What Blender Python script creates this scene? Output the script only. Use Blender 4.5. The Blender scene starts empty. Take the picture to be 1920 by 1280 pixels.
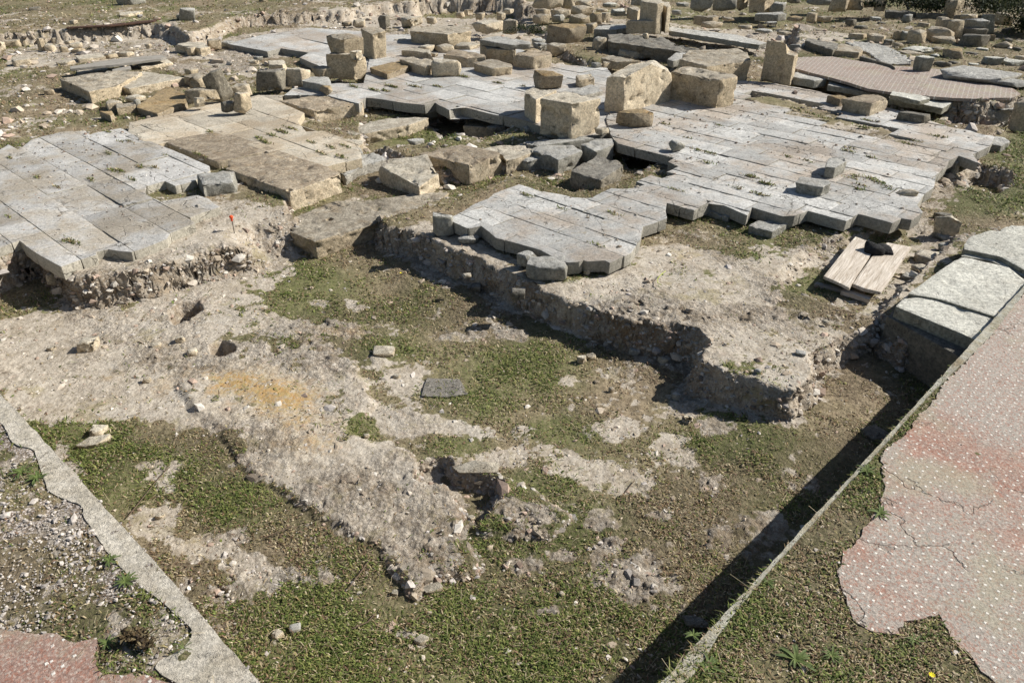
import bpy, bmesh, math, random
import numpy as np
from mathutils import Vector
random.seed(7); rng = np.random.default_rng(7)
S = bpy.context.scene; COL = S.collection
# ---------------------------------------------------------------- camera
F = 1450.0; PITCH = math.atan(876/F); H = 2.4
cp, sp = math.cos(PITCH), math.sin(PITCH)
cam = bpy.data.cameras.new('camera'); co = bpy.data.objects.new('camera', cam); COL.objects.link(co)
co.location = (0, 0, H); co.rotation_euler = (math.pi/2-PITCH, 0, 0)
cam.sensor_width = 36; cam.lens = 36*F/1920; cam.clip_end = 3000; cam.clip_start = .05
S.camera = co
def un(x, y, z=0.):
    """survey point: pixel of the photograph onto the horizontal plane z"""
    dx, dy, dz = (x-960)/F, cp+(640-y)/F*sp, -sp+(640-y)/F*cp
    t = (z-H)/dz
    return (dx*t, dy*t)
def pry(X, Y, Z):
    fw = Y*cp-(Z-H)*sp; up = Y*sp+(Z-H)*cp
    return 640-F*up/fw
def fwd(X, Y, Z): return Y*cp-(Z-H)*sp
# frames of the survey sheets
FR = dict(o=(0,0,1), r1=(0,0,3), r2=(560,0,3.2), r3=(960,0,3.556), r4=(1400,0,3.692), m1=(0,180,3.048), m2=(400,160,3.2),
          m3=(900,150,3.2), m4=(1380,200,3.556), l2=(640,380,2.667), l3=(1220,400,2.667), n=(1400,280,6.4), q=(400,380,4.8), p=(1420,520,3.764))
def fr(f, pts):
    ox, oy, s = FR[f]; return [(ox+x/s, oy+y/s) for x, y in pts]
def W(f, pts, z): return [un(x, y, z) for x, y in fr(f, pts)]
# stone rows of the site: axis U (away right), axis V (towards the right and near)
AZU, AZV = math.radians(44.3), math.radians(133.3)
U = np.array([math.sin(AZU), math.cos(AZU)]); V = np.array([math.sin(AZV), math.cos(AZV)])
# ---------------------------------------------------------------- noise
def _h(ix, iy, iz, s):
    n = (ix*374761393+iy*668265263+iz*2147483647+s*974711) & 0xffffffff
    n = ((n ^ (n >> 13))*1274126177) & 0xffffffff
    return ((n ^ (n >> 16)) & 0xffffff)/float(0xffffff)
def vn(x, y, z=0., s=0):
    x = np.asarray(x, float); y = np.asarray(y, float); z = np.asarray(z, float)+x*0
    ix, iy, iz = np.floor(x).astype(np.int64), np.floor(y).astype(np.int64), np.floor(z).astype(np.int64)
    fx, fy, fz = x-ix, y-iy, z-iz
    fx, fy, fz = fx*fx*(3-2*fx), fy*fy*(3-2*fy), fz*fz*(3-2*fz)
    def L(a, b, t): return a+(b-a)*t
    r = 0
    c = [[[ _h(ix+i, iy+j, iz+k, s) for k in (0, 1)] for j in (0, 1)] for i in (0, 1)]
    return L(L(L(c[0][0][0], c[1][0][0], fx), L(c[0][1][0], c[1][1][0], fx), fy),
             L(L(c[0][0][1], c[1][0][1], fx), L(c[0][1][1], c[1][1][1], fx), fy), fz)*2-1
def vn2(x, y, s=0):
    ix, iy = np.floor(x).astype(np.int64), np.floor(y).astype(np.int64)
    fx, fy = x-ix, y-iy
    fx, fy = fx*fx*(3-2*fx), fy*fy*(3-2*fy)
    a, b, c, d = _h(ix, iy, 0, s), _h(ix+1, iy, 0, s), _h(ix, iy+1, 0, s), _h(ix+1, iy+1, 0, s)
    return (a+(b-a)*fx+(c+(d-c)*fx-a-(b-a)*fx)*fy)*2-1
def fbm2(x, y, o=4, s=0, g=.5):
    r = 0; a = 1; t = 0
    for i in range(o):
        c, n = math.cos(i*1.1+.4), math.sin(i*1.1+.4)
        r = r+a*vn2((c*x-n*y)*2**i, (n*x+c*y)*2**i, s+i); t += a; a *= g
    return r/t
def fbm3(p, f, o=3, s=0):
    r = 0; a = 1; t = 0
    for i in range(o):
        k = f*2**i; r = r+a*vn(p[:, 0]*k+i*3.3, p[:, 1]*k+1.7*i, p[:, 2]*k+2.9*i, s+i); t += a; a *= .5
    return r/t
def sstep(a, b, x):
    t = np.clip((x-a)/(b-a), 0, 1); return t*t*(3-2*t)
def sdf(poly, X, Y, marg=.6):
    """signed distance, positive inside"""
    P = np.array(poly); out = np.full(X.shape, -9.)
    m = (X > P[:, 0].min()-marg) & (X < P[:, 0].max()+marg) & (Y > P[:, 1].min()-marg) & (Y < P[:, 1].max()+marg)
    x, y = X[m], Y[m]; d = np.full(x.shape, 1e9); ins = np.zeros(x.shape, bool)
    n = len(P)
    for i in range(n):
        ax, ay = P[i]; bx, by = P[(i+1) % n]
        ex, ey = bx-ax, by-ay; L = ex*ex+ey*ey+1e-12
        t = np.clip(((x-ax)*ex+(y-ay)*ey)/L, 0, 1)
        d = np.minimum(d, (x-ax-t*ex)**2+(y-ay-t*ey)**2)
        if abs(ey) > 1e-12:
            c = ((ay > y) != (by > y)) & (x < ex*(y-ay)/ey+ax); ins ^= c
    d = np.sqrt(d); out[m] = np.where(ins, d, -d); return out
# ---------------------------------------------------------------- object helpers
USED = {}
def tag(o, label, cat, group=None):
    o['label'] = label; o['category'] = cat
    if group: o['group'] = group
    return o
def mesh_np(name, v, f, mats, smooth=True, parent=None, fs=3):
    me = bpy.data.meshes.new(name); v = np.asarray(v, np.float32); f = np.asarray(f, np.int32)
    me.vertices.add(len(v)); me.vertices.foreach_set('co', v.ravel())
    me.loops.add(f.size); me.loops.foreach_set('vertex_index', f.ravel())
    me.polygons.add(len(f)); me.polygons.foreach_set('loop_start', np.arange(0, f.size, fs, dtype=np.int32))
    me.polygons.foreach_set('use_smooth', np.full(len(f), smooth)); me.update(calc_edges=True)
    if smooth and len(f) < 600000 and fs == 3: me.set_sharp_from_angle(angle=.7)
    for m in (mats if isinstance(mats, (list, tuple)) else [mats]): me.materials.append(m)
    o = bpy.data.objects.new(name, me); COL.objects.link(o); o.parent = parent
    return o
def bm_obj(name, bm, mat, smooth=True, parent=None):
    me = bpy.data.meshes.new(name)
    for f in bm.faces: f.smooth = smooth
    for e in bm.edges:
        if len(e.link_faces) == 2 and e.calc_face_angle(0) > .75: e.smooth = False
    bm.to_mesh(me); bm.free(); me.materials.append(mat)
    o = bpy.data.objects.new(name, me); COL.objects.link(o); o.parent = parent
    return o
def empty(name, loc):
    o = bpy.data.objects.new(name, None); COL.objects.link(o); o.location = loc; o.empty_display_size = .1
    return o
def recentre(o):
    me = o.data; n = len(me.vertices); a = np.empty(n*3, np.float32); me.vertices.foreach_get('co', a); a = a.reshape(-1, 3)
    c = np.array([(a[:, 0].min()+a[:, 0].max())/2, (a[:, 1].min()+a[:, 1].max())/2, a[:, 2].min()])
    me.vertices.foreach_set('co', (a-c).astype(np.float32).ravel()); o.location = c.tolist(); me.update()
def refine(bm, tgt, it=6):
    for _ in range(it):
        es = [e for e in bm.edges if e.calc_length() > tgt]
        if not es: break
        bmesh.ops.subdivide_edges(bm, edges=es, cuts=1)
        bmesh.ops.triangulate(bm, faces=[f for f in bm.faces if len(f.verts) > 3])
def displace(bm, amp, freq, seed, fine=None, chip=0):
    bm.normal_update(); bm.verts.ensure_lookup_table()
    p = np.array([v.co[:] for v in bm.verts]); n = np.array([v.normal[:] for v in bm.verts])
    d = amp*fbm3(p, freq, 3, seed)
    d += (fine if fine is not None else amp*.35)*fbm3(p, freq*6, 2, seed+50)
    if chip:   # chipped arrises: pull corners in
        q = fbm3(p, freq*2.2, 2, seed+90); d -= chip*sstep(.12, .5, q)
    q = p+n*d[:, None]
    for v, c in zip(bm.verts, q): v.co = c
def ngon_ccw(P):
    a = sum(P[i][0]*P[(i+1) % len(P)][1]-P[(i+1) % len(P)][0]*P[i][1] for i in range(len(P)))
    return P if a > 0 else P[::-1]
def prism(P, zt, zb, spread=0., bev=.01, zo=None):
    """prism with top polygon P; spread widens (or narrows) the bottom"""
    idx = list(range(len(P)))
    a = sum(P[i][0]*P[(i+1) % len(P)][1]-P[(i+1) % len(P)][0]*P[i][1] for i in range(len(P)))
    if a < 0: P = P[::-1]; idx = idx[::-1]
    bm = bmesh.new(); c = np.mean(np.array(P), 0)
    top = [bm.verts.new((x, y, zt+(zo[idx[i]] if zo else 0))) for i, (x, y) in enumerate(P)]
    bot = [bm.verts.new((c[0]+(x-c[0])*(1+spread), c[1]+(y-c[1])*(1+spread), zb)) for x, y in P]
    bm.faces.new(top); bm.faces.new(bot[::-1]); n = len(P)
    for i in range(n): bm.faces.new((bot[i], bot[(i+1) % n], top[(i+1) % n], top[i]))
    bm.normal_update()
    if bev: bmesh.ops.bevel(bm, geom=list(bm.edges), offset=bev, segments=2, profile=.6, affect='EDGES', clamp_overlap=True)
    bmesh.ops.triangulate(bm, faces=list(bm.faces))
    return bm
SEED = [100]
ZL, ZR, ZT = .265, .30, .38       # left paving, right paving, near terraces
def zadj(z): return z if z in (ZL, ZR) else z-.035*min(1, max(0, (z-.1)/.12))
ZSC = 1.
def solve_h(tx, ty, by, z0):
    gx, gy = un(tx, by, z0); lo, hi = .0, 3.
    for _ in range(40):
        m = (lo+hi)/2
        if pry(gx, gy, z0+m) > ty: lo = m
        else: hi = m
    return max(m, .015)
def block(f, top, by, z0, mat, label, cat='stone block', name='stone_block', rough=1., bev=1., spread=-.02, zo=None, group=None, chip=1., sink=.03, parent=None, notag=False, zt=None):
    z0 = zadj(z0); P = fr(f, top); ox, oy, s = FR[f]; by = oy+by/s
    h = zt-z0 if zt else solve_h(P[0][0], P[0][1], by, z0); zt = z0+h
    Q = [un(x, y, zt) for x, y in P]
    d = fwd(Q[0][0], Q[0][1], zt); size = max(max(abs(a[0]-b[0])+abs(a[1]-b[1]) for a in Q for b in Q)*.6, .05)
    m = min(size, h*2.5)
    SEED[0] += 7
    bm = prism(Q, zt, z0-sink, spread, bev*min(.014, .09*m), zo)
    refine(bm, d*.0062)
    displace(bm, rough*min(.017, .045*m+.001), 5.5, SEED[0], fine=rough*min(.006, .0014*d+.0008), chip=chip*min(.034, .08*m))
    o = bm_obj(name, bm, mat, parent=parent); 
    if not notag:
        recentre(o); tag(o, label, cat, group)
    return o
def block2(f, base, tops, z0, mat, label, cat='stone block', name='stone_block', rough=1., chip=1., sink=.03, inset=.0):
    """block from its footprint; every corner rises until it shows at the given picture height"""
    z0 = zadj(z0); ox, oy, s = FR[f]; P = fr(f, base); B_ = [un(x, y, z0) for x, y in P]; hs = []
    for (gx, gy), t in zip(B_, tops):
        lo, hi = 0., 3.
        for _ in range(40):
            m = (lo+hi)/2
            if pry(gx, gy, z0+m) > oy+t/s: lo = m
            else: hi = m
        hs.append(m)
    d = fwd(B_[0][0], B_[0][1], z0); SEED[0] += 7; zt = z0+hs[0]
    bm = prism(B_, zt, z0-sink, inset, min(.014, .09*max(hs)), [h-hs[0] for h in hs]); refine(bm, d*.0062)
    displace(bm, rough*.014, 5.5, SEED[0], fine=rough*min(.005, .0014*d+.0008), chip=chip*.026)
    o = bm_obj(name, bm, mat); recentre(o); tag(o, label, cat); return o
def hullmesh(dims, seed, blocky=.5, tgt=.03, amp=.05):
    r = np.random.default_rng(seed)
    n = 11+int(r.integers(0, 9)); p = r.normal(size=(n, 3)); p /= np.linalg.norm(p, axis=1)[:, None]
    pw = 2+6*blocky; p /= (np.sum(np.abs(p)**pw, axis=1)**(1/pw))[:, None]
    cor = p[:2] if blocky < .2 else np.array([(x, y, z) for x in (-1, 1) for y in (-1, 1) for z in (-1, 1)], float)*(.50+.47*r.random((8, 3)))
    p = np.vstack([p*.92, cor]); a = r.random()*3.14 if blocky < .7 else math.radians(44)+r.normal()*.15
    c, s_ = math.cos(a), math.sin(a); p = np.stack([p[:, 0]*c-p[:, 1]*s_, p[:, 0]*s_+p[:, 1]*c, p[:, 2]], 1)
    lo, hi = p.min(0), p.max(0); p = (p-(lo+hi)/2)/(hi-lo)*np.array(dims)
    bm = bmesh.new()
    for q in p: bm.verts.new(q)
    res = bmesh.ops.convex_hull(bm, input=list(bm.verts))
    bmesh.ops.delete(bm, geom=[v for v in bm.verts if not v.link_faces], context='VERTS')
    bmesh.ops.bevel(bm, geom=list(bm.edges), offset=.06*min(dims), segments=1, affect='EDGES', clamp_overlap=True)
    bmesh.ops.triangulate(bm, faces=list(bm.faces)); refine(bm, tgt, 5)
    m = min(dims); displace(bm, amp*m, 1.3/max(m, .02)*.8, seed, fine=amp*.35*m, chip=amp*.8*m)
    return bm
def rock(f, x0, y0, x1, y1, z0, mat, label, cat='stone', name='loose_stone', blocky=.5, dr=.75, group=None, parent=None, notag=False, lean=0):
    z0 = zadj(z0); (x0, y0), (x1, y1) = fr(f, [(x0, y0), (x1, y1)]); SEED[0] += 3
    gx, gy = un((x0+x1)/2, y1-(y1-y0)*.06, z0); D = fwd(gx, gy, z0); k = D/F
    w = (x1-x0)*k; hp = (y1-y0)*k; dep = math.atan2(H-z0, math.hypot(gx, gy)); d = dr*w
    h = (hp-d*math.sin(dep)*.8)/math.cos(dep)
    if h < .45*hp: h = .45*hp; d = max(.3*w, (hp-h*math.cos(dep))/max(math.sin(dep), .1)*1.1)
    bm = hullmesh((w, d, h*1.12), SEED[0], blocky, D*.0065)
    o = bm_obj(name, bm, mat, parent=parent)
    L = math.hypot(gx, gy); ux, uy = gx/L, gy/L
    o.location = (gx+ux*d*.45, gy+uy*d*.45, z0+h*.44); o.rotation_euler = (0, lean, -math.atan2(gx, gy))
    if not notag: tag(o, label, cat, group)
    return o
# ---------------------------------------------------------------- materials
class M:
    def __init__(s, name):
        s.m = bpy.data.materials.new(name); s.m.use_nodes = True; s.t = s.m.node_tree; s.t.nodes.clear()
        s.out = s.t.nodes.new('ShaderNodeOutputMaterial'); s.b = s.n('ShaderNodeBsdfPrincipled'); s.l(s.b.outputs[0], s.out.inputs[0])
        s.b.inputs['Roughness'].default_value = .9; s.b.inputs['Specular IOR Level'].default_value = .25
        s.g = s.n('ShaderNodeNewGeometry'); s.tc = s.n('ShaderNodeTexCoord')
    def n(s, k): return s.t.nodes.new(k)
    def l(s, a, b): s.t.links.new(a, b)
    def sock(s, v, inp):
        if isinstance(v, (int, float)): inp.default_value = v
        elif isinstance(v, tuple): inp.default_value = v if len(v) == len(inp.default_value) else v+(1,)
        else: s.l(v, inp)
    def pos(s): return s.g.outputs['Position']
    def noise(s, sc, det=4, rough=.6, dist=0, vec=None, off=0):
        n = s.n('ShaderNodeTexNoise'); n.inputs['Scale'].default_value = sc; n.inputs['Detail'].default_value = det
        n.inputs['Roughness'].default_value = rough; n.inputs['Distortion'].default_value = dist
        v = vec or s.pos()
        if off:
            a = s.n('ShaderNodeVectorMath'); a.operation = 'ADD'; s.l(v, a.inputs[0]); a.inputs[1].default_value = (off, off*1.7, off*.3); v = a.outputs[0]
        s.l(v, n.inputs['Vector']); return n.outputs['Fac']
    def vor(s, sc, feat='F1', rnd=1, vec=None, dim='3D', metric='EUCLIDEAN', out='Distance'):
        n = s.n('ShaderNodeTexVoronoi'); n.voronoi_dimensions = dim; n.feature = feat; n.inputs['Scale'].default_value = sc
        if feat != 'DISTANCE_TO_EDGE': n.distance = metric
        n.inputs['Randomness'].default_value = rnd; s.l(vec or s.pos(), n.inputs['Vector']); return n.outputs[out]
    def ramp(s, v, a, b, lo=0., hi=1.):
        n = s.n('ShaderNodeMapRange'); s.sock(v, n.inputs[0]); n.inputs[1].default_value = a; n.inputs[2].default_value = b
        n.inputs[3].default_value = lo; n.inputs[4].default_value = hi; n.interpolation_type = 'SMOOTHSTEP'; return n.outputs[0]
    def mth(s, op, a, b=0., c=None):
        n = s.n('ShaderNodeMath'); n.operation = op; s.sock(a, n.inputs[0]); s.sock(b, n.inputs[1])
        if c is not None: s.sock(c, n.inputs[2])
        return n.outputs[0]
    def mix(s, f, a, b, mode='MIX'):
        n = s.n('ShaderNodeMix'); n.data_type = 'RGBA'; n.blend_type = mode; s.sock(f, n.inputs[0]); s.sock(a, n.inputs[6]); s.sock(b, n.inputs[7]); return n.outputs[2]
    def attr(s, nm, o='Fac'):
        n = s.n('ShaderNodeAttribute'); n.attribute_name = nm; return n.outputs[o]
    def upz(s):
        n = s.n('ShaderNodeSeparateXYZ'); s.l(s.g.outputs['Normal'], n.inputs[0]); return n.outputs[2]
    def col(s, c): s.sock(c, s.b.inputs['Base Color'])
    def bump(s, h, dist=.005, st=1.):
        n = s.n('ShaderNodeBump'); s.l(h, n.inputs['Height']); n.inputs['Distance'].default_value = dist; n.inputs['Strength'].default_value = st
        s.l(n.outputs[0], s.b.inputs['Normal'])
def stone_mat(name, base, dark, top, topdark, orange=.0, pit=1., topw=1., spot=.5, var=.12, k=1., freq=1.):
    s = M(name)
    big = s.noise(2.2*freq, 5, .65); mid = s.noise(11*freq, 7, .75, .3, off=3.1); fine = s.noise(46*freq, 6, .8, off=7.7); grain = s.noise(260, 3, .7)
    side = s.mix(s.ramp(mid, .35, .68), base, dark)
    tp = s.mix(s.ramp(mid, .38, .62), top, topdark)
    oi = s.n('ShaderNodeObjectInfo'); rnd = oi.outputs['Random']
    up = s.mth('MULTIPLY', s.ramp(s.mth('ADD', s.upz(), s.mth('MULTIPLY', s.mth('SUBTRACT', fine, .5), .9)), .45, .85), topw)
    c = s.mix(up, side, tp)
    if orange: # lichen crust
        lm = s.mth('MULTIPLY', s.ramp(s.noise(5, 6, .75, .6, off=11), .5, .66), orange)
        c = s.mix(s.mth('MULTIPLY', lm, s.ramp(s.upz(), .0, .7, .25, 1)), c, (.29, .19, .085))
    wl = s.mth('MULTIPLY', s.ramp(s.vor(38, vec=s.pos()), .25, .08), s.ramp(s.noise(7, 3, off=5), .45, .6))
    c = s.mix(s.mth('MULTIPLY', wl, spot), c, (.50, .50, .47))
    pits = s.ramp(s.noise(34, 4, .8, 1., off=2.2), .41, .3)
    c = s.mix(s.mth('MULTIPLY', pits, .55*pit), c, tuple(x*.35 for x in topdark))
    speck = s.ramp(fine, .34, .66, .66, 1.28)
    c = s.mix(1., c, s.comb(speck), 'MULTIPLY')
    vr = s.ramp(rnd, 0, 1, 1-var, 1+var); c = s.mix(1., c, s.comb(vr), 'MULTIPLY')
    bg = s.ramp(big, .3, .7, 1-var, 1+var*.8); c = s.mix(1., c, s.comb(bg), 'MULTIPLY')
    s.col(c)
    h = s.mth('ADD', s.mth('MULTIPLY', fine, .55), s.mth('MULTIPLY', grain, .3)); h = s.mth('ADD', h, s.mth('MULTIPLY', mid, 1.)); h = s.mth('SUBTRACT', h, s.mth('MULTIPLY', pits, .7*pit))
    s.bump(h, .016*k, 1.)
    return s.m
def comb(s, v):
    n = s.n('ShaderNodeCombineXYZ'); [s.l(v, n.inputs[i]) for i in range(3)]; return n.outputs[0]
M.comb = comb
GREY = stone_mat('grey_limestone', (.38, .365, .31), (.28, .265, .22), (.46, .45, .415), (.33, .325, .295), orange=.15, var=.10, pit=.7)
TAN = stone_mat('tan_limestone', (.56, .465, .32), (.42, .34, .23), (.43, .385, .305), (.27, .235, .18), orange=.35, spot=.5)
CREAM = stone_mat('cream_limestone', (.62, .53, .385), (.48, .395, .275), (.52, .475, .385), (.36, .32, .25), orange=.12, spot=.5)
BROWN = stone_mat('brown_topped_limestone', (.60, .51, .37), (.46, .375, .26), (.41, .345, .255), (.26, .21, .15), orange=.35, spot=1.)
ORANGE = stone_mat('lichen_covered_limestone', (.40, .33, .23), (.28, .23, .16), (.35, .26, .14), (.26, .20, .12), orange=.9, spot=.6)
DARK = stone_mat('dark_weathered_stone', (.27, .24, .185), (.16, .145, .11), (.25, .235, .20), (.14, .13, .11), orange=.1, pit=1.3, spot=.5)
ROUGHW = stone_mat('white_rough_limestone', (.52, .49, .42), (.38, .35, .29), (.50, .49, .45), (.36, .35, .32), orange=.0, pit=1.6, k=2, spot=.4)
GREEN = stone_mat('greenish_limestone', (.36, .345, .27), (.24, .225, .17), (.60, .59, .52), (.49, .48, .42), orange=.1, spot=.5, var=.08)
BLACK = stone_mat('black_stone', (.035, .034, .035), (.02, .02, .02), (.05, .048, .047), (.025, .025, .025), orange=0, pit=.6, spot=0)
# ---------------------------------------------------------------- the ground: levels measured off the site
FAR = [(-40, 60), (60, 60)]
def reg(f, pts, zu, z, soft, amp=.02, extra=()): return (W(f, pts, zu)+list(extra), z, soft, amp)
WALLFRONT = [(715,422),(790,438),(850,468),(905,490),(947,511),(1010,540),(1071,564),(1146,590),(1202,601),(1270,610),(1307,620),(1330,642),(1312,662),(1306,677),(1359,696),(1400,707),(1437,719),(1482,730),(1503,715),(1520,696),(1524,668),(1557,647),(1580,632),(1602,621),(1650,600)]
KERB = [(-300,400),(0,736),(75,815),(150,897),(235,990),(350,1120),(420,1203),(490,1280),(700,1515)]
EDGE = [(1010,1525),(1175,1350),(1240,1280),(1330,1182),(1400,1108),(1440,1064),(1520,976),(1590,900),(1650,834),(1708,770),(1738,737),(1790,680),(1840,625),(1920,537),(2050,395)]
REG = [
 reg('o', [(1380,700),(1600,640),(1680,700),(1600,800),(1440,840)], .0, .05, .35, .02),
 reg('o', [(-900,830),(0,487),(68,462),(134,521),(230,512),(328,488),(426,461),(492,448),(536,440),(545,410),(560,395),(640,370),(700,380)]+WALLFRONT+[(1700,640),(2300,520)], .20, .20, .05, .035, [(30, 8), (60, 60), (-60, 60), (-30, 5)]),
 reg('o', [(545,420),(548,385),(600,348),(606,306),(690,282),(725,300),(830,345),(960,325),(985,322),(900,372),(800,400),(735,425),(700,415)], .1, .10, .05, .02),
 reg('m2', [(900,330),(905,270),(1000,200),(1290,120),(1500,175),(1810,240),(1760,320),(1620,370),(1480,345),(1230,405),(1050,420),(920,400)], .1, .08, .05, .02),
 reg('m2', [(1290,210),(1400,170),(1830,240),(1760,330),(1400,340)], .05, -.02, .08, .02),
 reg('m2', [(600,230),(640,200),(900,160),(1010,110),(1100,170),(1250,190),(1000,205),(860,240),(700,255)], .14, .14, .06, .02),
 reg('m3', [(190,560),(220,480),(420,500),(620,450),(790,400),(805,350),(1110,440),(1110,500),(960,570),(880,620),(700,670),(560,700),(400,650),(240,600),(90,650),(100,590)], .14, .13, .05, .02),
 reg('o', [(1160,285),(1240,310),(1230,335),(1180,330)], .05, .04, .05, .02),
 reg('o', [(1185,430),(1240,395),(1310,398),(1400,400),(1500,412),(1560,418),(1520,455),(1480,470),(1380,470),(1280,450),(1200,455)], .2, .19, .08, .02),
 reg('o', [(1700,405),(1722,335),(1755,305),(1830,270),(1920,235),(2600,235),(2600,470),(1920,440),(1850,430),(1690,560),(1630,600),(1480,552),(1468,535),(1500,505),(1540,470),(1600,455),(1660,440)], .14, .13, .09, .04),
 reg('o', [(1810,332),(1835,318),(1880,325),(1885,345),(1860,362),(1820,352)], .1, -.03, .08, .02),
 reg('o', [(1780,215),(1850,215),(1925,225),(1925,245),(1830,240),(1780,238)], .15, .10, .06, .02),
 reg('o', [(1491,120),(1560,137),(1627,158),(1665,166),(1787,182),(1840,190),(1915,182),(2100,185)], .375, .37, .10, .02, [(20, 10), (20, 13), (9.5, 14.5), (4.5, 13)]),
 reg('o', [(1668,590),(1712,552),(1808,472),(1862,425),(1840,421),(1795,447),(1722,503),(1690,540),(1658,578)], .25, .235, .03, .02),
 # far ground, one step up, with an eroded bank in front of it
 reg('o', [(-500,110),(-120,84),(0,72),(60,69),(120,64),(230,60),(318,42),(332,52),(352,62),(385,50),(440,28),(480,24),(560,20),(640,17),(700,6),(740,2),(800,3),(900,6),(1000,8),(1060,2),(1250,-22)], .40, .375, .12, .05, [(60, 60), (-60, 60), (-40, 10)]),
 reg('o', [(0,88),(45,84),(120,80),(290,68),(322,76),(250,100),(140,92),(60,105),(0,105)], .2, .19, .12, .04),
 reg('r2', [(720,60),(900,45),(1290,50),(1330,150),(1450,180),(1600,330),(1750,370),(1700,395),(1560,360),(1380,230),(1040,240),(1000,150),(740,150)], .2, .10, .12, .05),
 reg('r3', [(900,350),(1040,380),(1000,400),(860,395)], .2, .08, .08, .05),
 reg('o', [(1400,180),(1440,175),(1530,198),(1600,222),(1700,250),(1735,262),(1700,270),(1620,252),(1530,232),(1450,210)], ZR, ZR-.018, .02, .01),
 # rock mass and hollows on the floor of the pit
 reg('o', [(335,712),(400,700),(450,690),(600,650),(655,670),(668,700),(690,752),(640,800),(700,830),(760,850),(800,905),(848,918),(852,990),(895,1045),(888,1062),(800,1062),(780,1095),(740,1050),(700,1005),(560,930),(480,880),(440,830),(420,800),(370,765)], .035, .027, .045, .03),
 reg('o', [(930,925),(955,900),(1000,925),(1062,965),(1040,985),(960,985),(905,985)], .03, .028, .05, .03),
 reg('o', [(840,858),(870,860),(940,890),(955,900),(945,915),(900,902),(845,890)], .03, .04, .02, .015),
 reg('o', [(790,872),(835,868),(850,893),(905,905),(938,912),(925,945),(900,980),(880,960),(855,935),(845,915),(785,903)], 0, -.045, .025, .01),
 reg('o', [(395,650),(415,641),(436,648),(438,660),(415,668),(398,662)], 0, -.24, .012, .003),
 reg('o', [(320,585),(340,570),(370,568),(375,582),(350,600),(330,605)], 0, -.15, .018, .006),
 reg('o', [(500,480),(560,470),(640,490),(700,500),(760,560),(840,600),(700,620),(560,590)], 0, -.02, .3, .02),
 # near terraces
 (W('o', EDGE, ZT)+[(14, 5), (14, -6), (-2, -6)], ZT, .012, .004),
 (W('o', KERB, ZT)+[(-1, -6), (-14, -6), (-14, 4)], ZT, .012, .004),
]
def zground(X, Y):
    z = .018*fbm2(X*1.1, Y*1.1, 3, 3)+np.clip((Y-9)*.012, 0, .25)*0
    e1 = fbm2(X*5, Y*5, 4, 21); e2 = fbm2(X*22, Y*22, 3, 31)
    for poly, zt, soft, amp in REG:
        d = sdf(poly, X, Y)+amp*(e1+.2*e2)
        m = sstep(-soft, soft*.3, d); z = z*(1-m)+(zt+(.010 if zt < ZT else .004)*e1)*m
    return z
# cover: value 0 = grass and soil, 1 = bare mortar / rubble
def blob(l): return l
BARE = [  # polygons (pixel, survey height, weight)
 ([(-50,600),(0,596),(100,590),(180,580),(330,555),(480,540),(560,600),(640,640),(668,700),(692,755),(640,800),(760,850),(850,915),(855,985),(897,1058),(780,1100),(700,1005),(560,930),(480,880),(420,800),(330,800),(200,780),(80,800),(-50,690)], .02, 1.),
 ([(134,500),(230,480),(340,440),(430,395),(470,385),(540,400),(545,470),(500,500),(430,515),(230,555),(150,580),(115,560)], .15, 1.),
 ([(1195,452),(1290,450),(1380,470),(1480,470),(1500,450),(1530,460),(1500,500),(1465,530),(1480,560),(1600,600),(1610,620),(1520,700),(1480,740),(1300,680),(1330,640),(1200,601),(1060,560),(1000,530),(1080,510),(1150,500)], .24, 1.),
 ([(715,422),(760,410),(840,400),(900,440),(1000,500),(1060,560),(950,515)], .24, .9),
 ([(0,150),(130,170),(185,200),(200,225),(130,235),(40,262),(0,262)], .2, .15),
 ([(0,225),(110,215),(150,205),(210,222),(140,238),(0,275)], .2, .4),
 ([(320,120),(450,110),(540,125),(560,140),(480,140),(340,135)], .22, .8),
 ([(740,420),(680,395),(640,370),(840,360),(830,380)], .1, .7),
 ([(255,868),(338,868),(330,935),(345,1000),(460,985),(505,1070),(480,1078),(330,1042),(235,990),(310,935)], .0, 1.2),
 ([(1700,440),(1730,380),(1800,390),(1800,430),(1740,470),(1650,600),(1610,590),(1690,520)], .13, .5),
 ([(1480,520),(1560,450),(1640,430),(1700,440),(1690,520),(1640,590),(1560,590),(1490,560)], .13, .42),
 ([(1640,598),(1700,545),(1862,420),(1780,436),(1660,520),(1600,590)], .2, .9),
 ([(1400,180),(1530,198),(1735,262),(1620,252),(1450,210)], .33, .45),
 ([(1700,350),(1750,320),(1830,330),(1800,360),(1740,440),(1700,420)], .13, .7),
 ([(0,65),(330,38),(330,80),(250,90),(0,100)], .4, .7),
 ([(330,60),(700,2),(1000,2),(1050,60),(900,65),(700,60),(440,90),(340,80)], .4, .8),
 ([(0,35),(330,25),(700,-20),(800,0),(690,12),(330,45),(0,68)], .4, .25),
 ([(1060,20),(1500,60),(1700,110),(1480,110),(1200,60)], .25, .7),
]
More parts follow.
